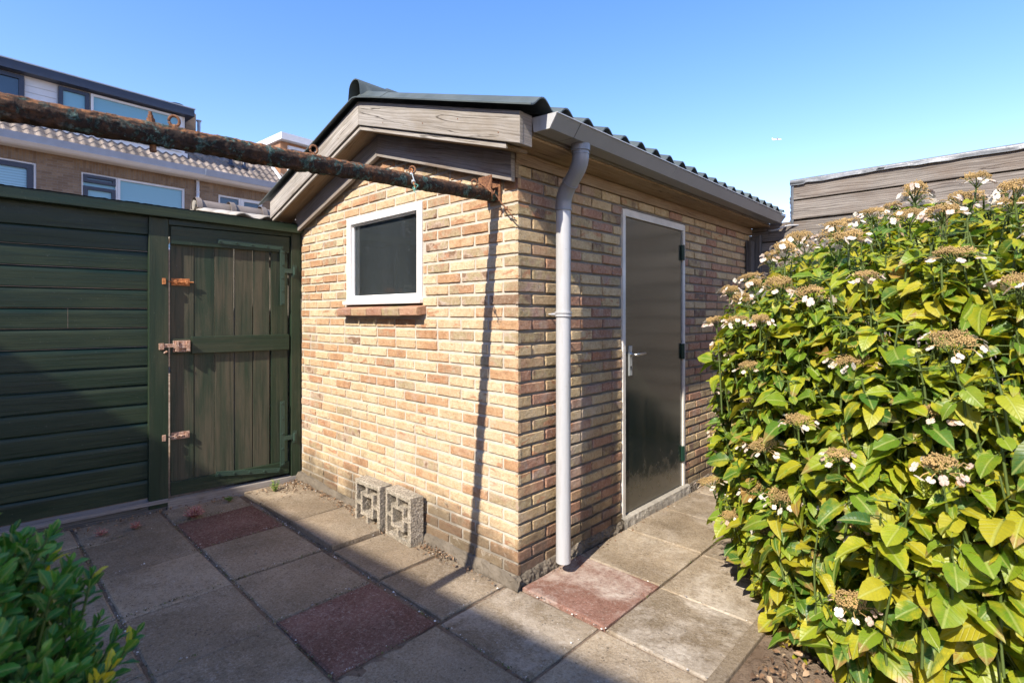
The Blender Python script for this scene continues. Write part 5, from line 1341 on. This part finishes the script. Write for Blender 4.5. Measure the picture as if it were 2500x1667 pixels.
# variegated evergreen in the near left corner
eu = empty('euonymus', (.70, -2.02, 0), 'glossy green euonymus bush with a few yellow leaves, close by in the left corner', 'shrub')
T_E = [leaf_template(8, 4, w_, f, dr, 0, 'spat', .1) for w_, f, dr in ((.24, .3, .1), (.27, .2, .25), (.22, .5, -.1))]
cl = Cloud(); st = MB(); EC = np.array([.70, -2.02, .64]); ER = np.array([.235, .25, .47])
for i in range(1250):
    d_ = nrm(RN.normal(0, 1, 3)); 
    if d_[2] < -.5: continue
    rad = RN.uniform(.75, 1.06) if RN.random() < .7 else RN.uniform(.4, .8)
    p = EC + d_ * ER * rad * (1 + .12 * nz(*(d_ * 2.5)))
    sd_ = nrm(d_ * .8 + np.array([0, 0, .9]) + RN.normal(0, .18, 3)); L = RN.uniform(.05, .09)
    st.tube([p - sd_ * (L + .06), p - sd_ * L * .5, p], [.0025, .002, .0015], 5, 0, cap=False)
    e1 = nrm(np.cross(sd_, [.3, .9, .2])); e2 = np.cross(sd_, e1); yel = RN.random() < .05; low = (p[2] < .80)
    for k in range(11):
        t = k / 10; an = k * 2.4 + RN.normal(0, .2); pos = p - sd_ * L * t
        dv_ = nrm((e1 * math.cos(an) + e2 * math.sin(an)) * (.35 + .75 * t) + sd_ * (1.0 - .45 * t)); size = (.019 + .017 * min(1, t * 3)) * RN.uniform(.75, 1.2)
        tx = RN.uniform(.83, 1) if (yel and RN.random() < .8) or RN.random() < .02 else float(np.clip(RN.normal(.38, .18), 0, .8))
        cl.add(T_E[RN.integers(0, 3)], leafM(dv_, nrm(sd_ * .9 + np.cross(dv_, [0, 0, 1]) * .1 - (e1 * math.cos(an) + e2 * math.sin(an)) * .25), size), pos, (tx, RN.random(), RN.random()))
for i in range(26):
    a = RN.uniform(0, 6.28); q = EC + np.array([math.cos(a) * .13, math.sin(a) * .13, RN.uniform(-.1, .25)]); b_ = np.array([EC[0] + math.cos(a) * .05, EC[1] + math.sin(a) * .05, 0])
    st.tube([b_, (b_ + q) / 2 + RN.normal(0, .02, 3), q], [.009, .007, .004], 6, 0, cap=False)
cl.build('foliage', [M_LEAF2], eu); st.build('stem', M_STEM, eu, smooth=True)['kind'] = 'stuff'

# ------------------------------------------------------------------ weeds, litter
def sprig(name, pos, h, n, mat_, label, seed, spread=.5, ls=.012, tmax=1):
    g = np.random.default_rng(seed); o = empty(name, pos, label, 'weed'); pos = np.array(pos); c_ = Cloud(); s_ = MB(); T_ = leaf_template(4, 2, .28, .2, .2, 0, 'spat')
    for i in range(n):
        d_ = nrm(np.array([g.normal(0, spread), g.normal(0, spread), 1])); L = h * g.uniform(.6, 1.1); tip = pos + d_ * L
        s_.tube([pos + g.normal(0, .006, 3) * [1, 1, 0], pos + d_ * L * .5, tip], .0012, 4, 0, cap=False)
        for k in range(9):
            t = .25 + .75 * k / 8; a = k * 2.4; q = pos + d_ * L * t; dv_ = nrm(np.array([math.cos(a), math.sin(a), .5])); c_.add(T_, leafM(dv_, np.array([0, 0, 1.]), ls * g.uniform(.7, 1.2)), q, (g.uniform(0, tmax), 0, 0))
    c_.build('foliage', [mat_], o); s_.build('stem', mat_, o)
sprig('weed', (-2.27, -.86, 0.0), .075, 70, M_SEDUM, 'pink rosette weed growing at the foot of the gate, largest of the pink ones', 1, 1.1, .014)
sprig('weed', (-2.34, -1.18, .0), .05, 22, M_SEDUM, 'small pink weed by the sill under the green boards, nearer the gate post', 2, 1.2, .010)
sprig('weed', (-2.36, -1.36, .0), .05, 18, M_SEDUM, 'small pink weed by the sill under the green boards, farther from the gate post', 3, 1.2, .010)
sprig('weed', (-2.36, -.27, .0), .10, 12, M_WEED, 'bright green upright weed in the gate corner next to the brick wall', 4, .35, .016)
sprig('weed', (-2.42, -.58, .0), .04, 9, M_WEED, 'low green weed under the middle of the gate', 5, .9, .018, .6)
LT = leaf_template(3, 2, .33, .5, .4, 0)
def scatter(name, label, pts, mat_, size, seed, flat=1.0):
    g = np.random.default_rng(seed); c_ = Cloud(); o = empty(name, (0, 0, 0)); 
    for p in pts:
        a = g.uniform(0, 6.28); d_ = nrm(np.array([math.cos(a), math.sin(a), g.normal(0, .35 * flat)])); up = nrm(np.array([g.normal(0, .5 * flat), g.normal(0, .5 * flat), 1])); 
        c_.add(LT, leafM(d_, up, size * g.uniform(.4, 1.5)), np.array(p), (g.random(), 0, 0))
    m_ = c_.build(name, [mat_], o, False); m_.parent = None; m_.location = (0, 0, 0); bpy.data.objects.remove(o); return tag(m_, kind='stuff', label=label, cat='debris')
g = np.random.default_rng(5); P = []
for i in range(520): # against the gable
    x = -g.beta(1.6, 1.0) * 2.45 - .04; P.append((x, -.045 - abs(g.normal(0, .035)), .012 + .010 * g.random() + (.015 if x < -1.1 else 0)))
for i in range(90): P.append((g.uniform(-.72, -.45), -.05 - abs(g.normal(0, .03)), .012 + .03 * g.random()))
for i in range(420): # in front of the gate and boards
    s_ = g.uniform(.0, 2.2); q = FP(s_, .03 + abs(g.normal(0, .06)), 0); P.append((q[0], q[1], .012 + .012 * g.random()))
for i in range(220): P.append((-2.35 + g.normal(0, .12), -.12 + g.normal(0, .10), .026))
for i in range(120): P.append((g.uniform(.02, .08), g.uniform(.2, 3.2), .01))
scatter('leaf_litter', 'dry brown leaf litter gathered along the walls and the gate', P, M_LITTER, .014, 6)
P = []
for i in range(3200): # soil bed under the hydrangea
    x, y = g.uniform(1.13, 2.2), g.uniform(-.9, .9); P.append((x, y, .012 + .02 * nz(x * 1.7, y * 1.7, 4) + .012))
scatter('soil_litter', 'bark scraps and dry leaves on the soil under the hydrangea', P, M_LITTER, .022, 7)
# joints: tufts of moss and grit lying in the gaps
c_ = Cloud(); PT = (np.array([(1, 0, 0), (0, 1, 0), (-1, 0, 0), (0, -1, 0), (0, 0, .7)]) , np.zeros((5, 2)), np.array([(0, 1, 4, 4), (1, 2, 4, 4), (2, 3, 4, 4), (3, 0, 4, 4)]))
mbp = MB()
for i in range(900):
    if g.random() < .5: x = g.uniform(-2.3, 1.0); y = g.choice([-.48, -.99, -1.475, 0.505, -.005 if x > 0 else -.48]) + g.normal(0, .006)
    elif g.random() < .7: y = g.uniform(-2, -.0); x = -.0625 + .545 * g.integers(-4, 3) + g.normal(0, .006)
    else: x, y = g.uniform(-2.3, 1.0), g.uniform(-2, .0)
    r_ = abs(g.normal(0, .0022)) + .0012; a = g.uniform(0, 6)
    pts = [(x + math.cos(a + k * 1.57) * r_ * g.uniform(.7, 1.3), y + math.sin(a + k * 1.57) * r_ * g.uniform(.7, 1.3), .001) for k in range(4)] + [(x, y, .002 + r_ * .8)]
    mbp.add(pts, [(0, 1, 4), (1, 2, 4), (2, 3, 4), (3, 0, 4)], 0, None, (g.random(), 0, 0))
tag(mbp.build('grit', M_PEBBLE), 'loose grit and crumbs scattered over the paving', 'debris', kind='stuff')

# moss and dirt in the joints of the paving
g = np.random.default_rng(15); P = []
for i in range(2600):
    k_ = g.random()
    if k_ < .45: x = g.uniform(-2.3, 1.0); y = g.choice([-.48, -.99, -1.475]) + g.normal(0, .005)
    elif k_ < .85: y = g.uniform(-1.98, -.48); x = -.0625 + .545 * g.integers(-4, 3) + g.normal(0, .006)
    else: x = g.choice([.525, 1.038]) + g.normal(0, .005); y = g.uniform(0, 3.0)
    if nz(x * 3.1, y * 3.1, 8) > -.08: P.append((x, y, -.004 + .004 * g.random()))
scatter('joint_moss', 'dry moss and crumbs filling the joints between the paving slabs', P, tinted('joint_moss', [(0, (.05, .04, .025)), (.5, (.12, .10, .04)), (.8, (.10, .13, .03)), (1, (.28, .22, .12))]), .0085, 16)
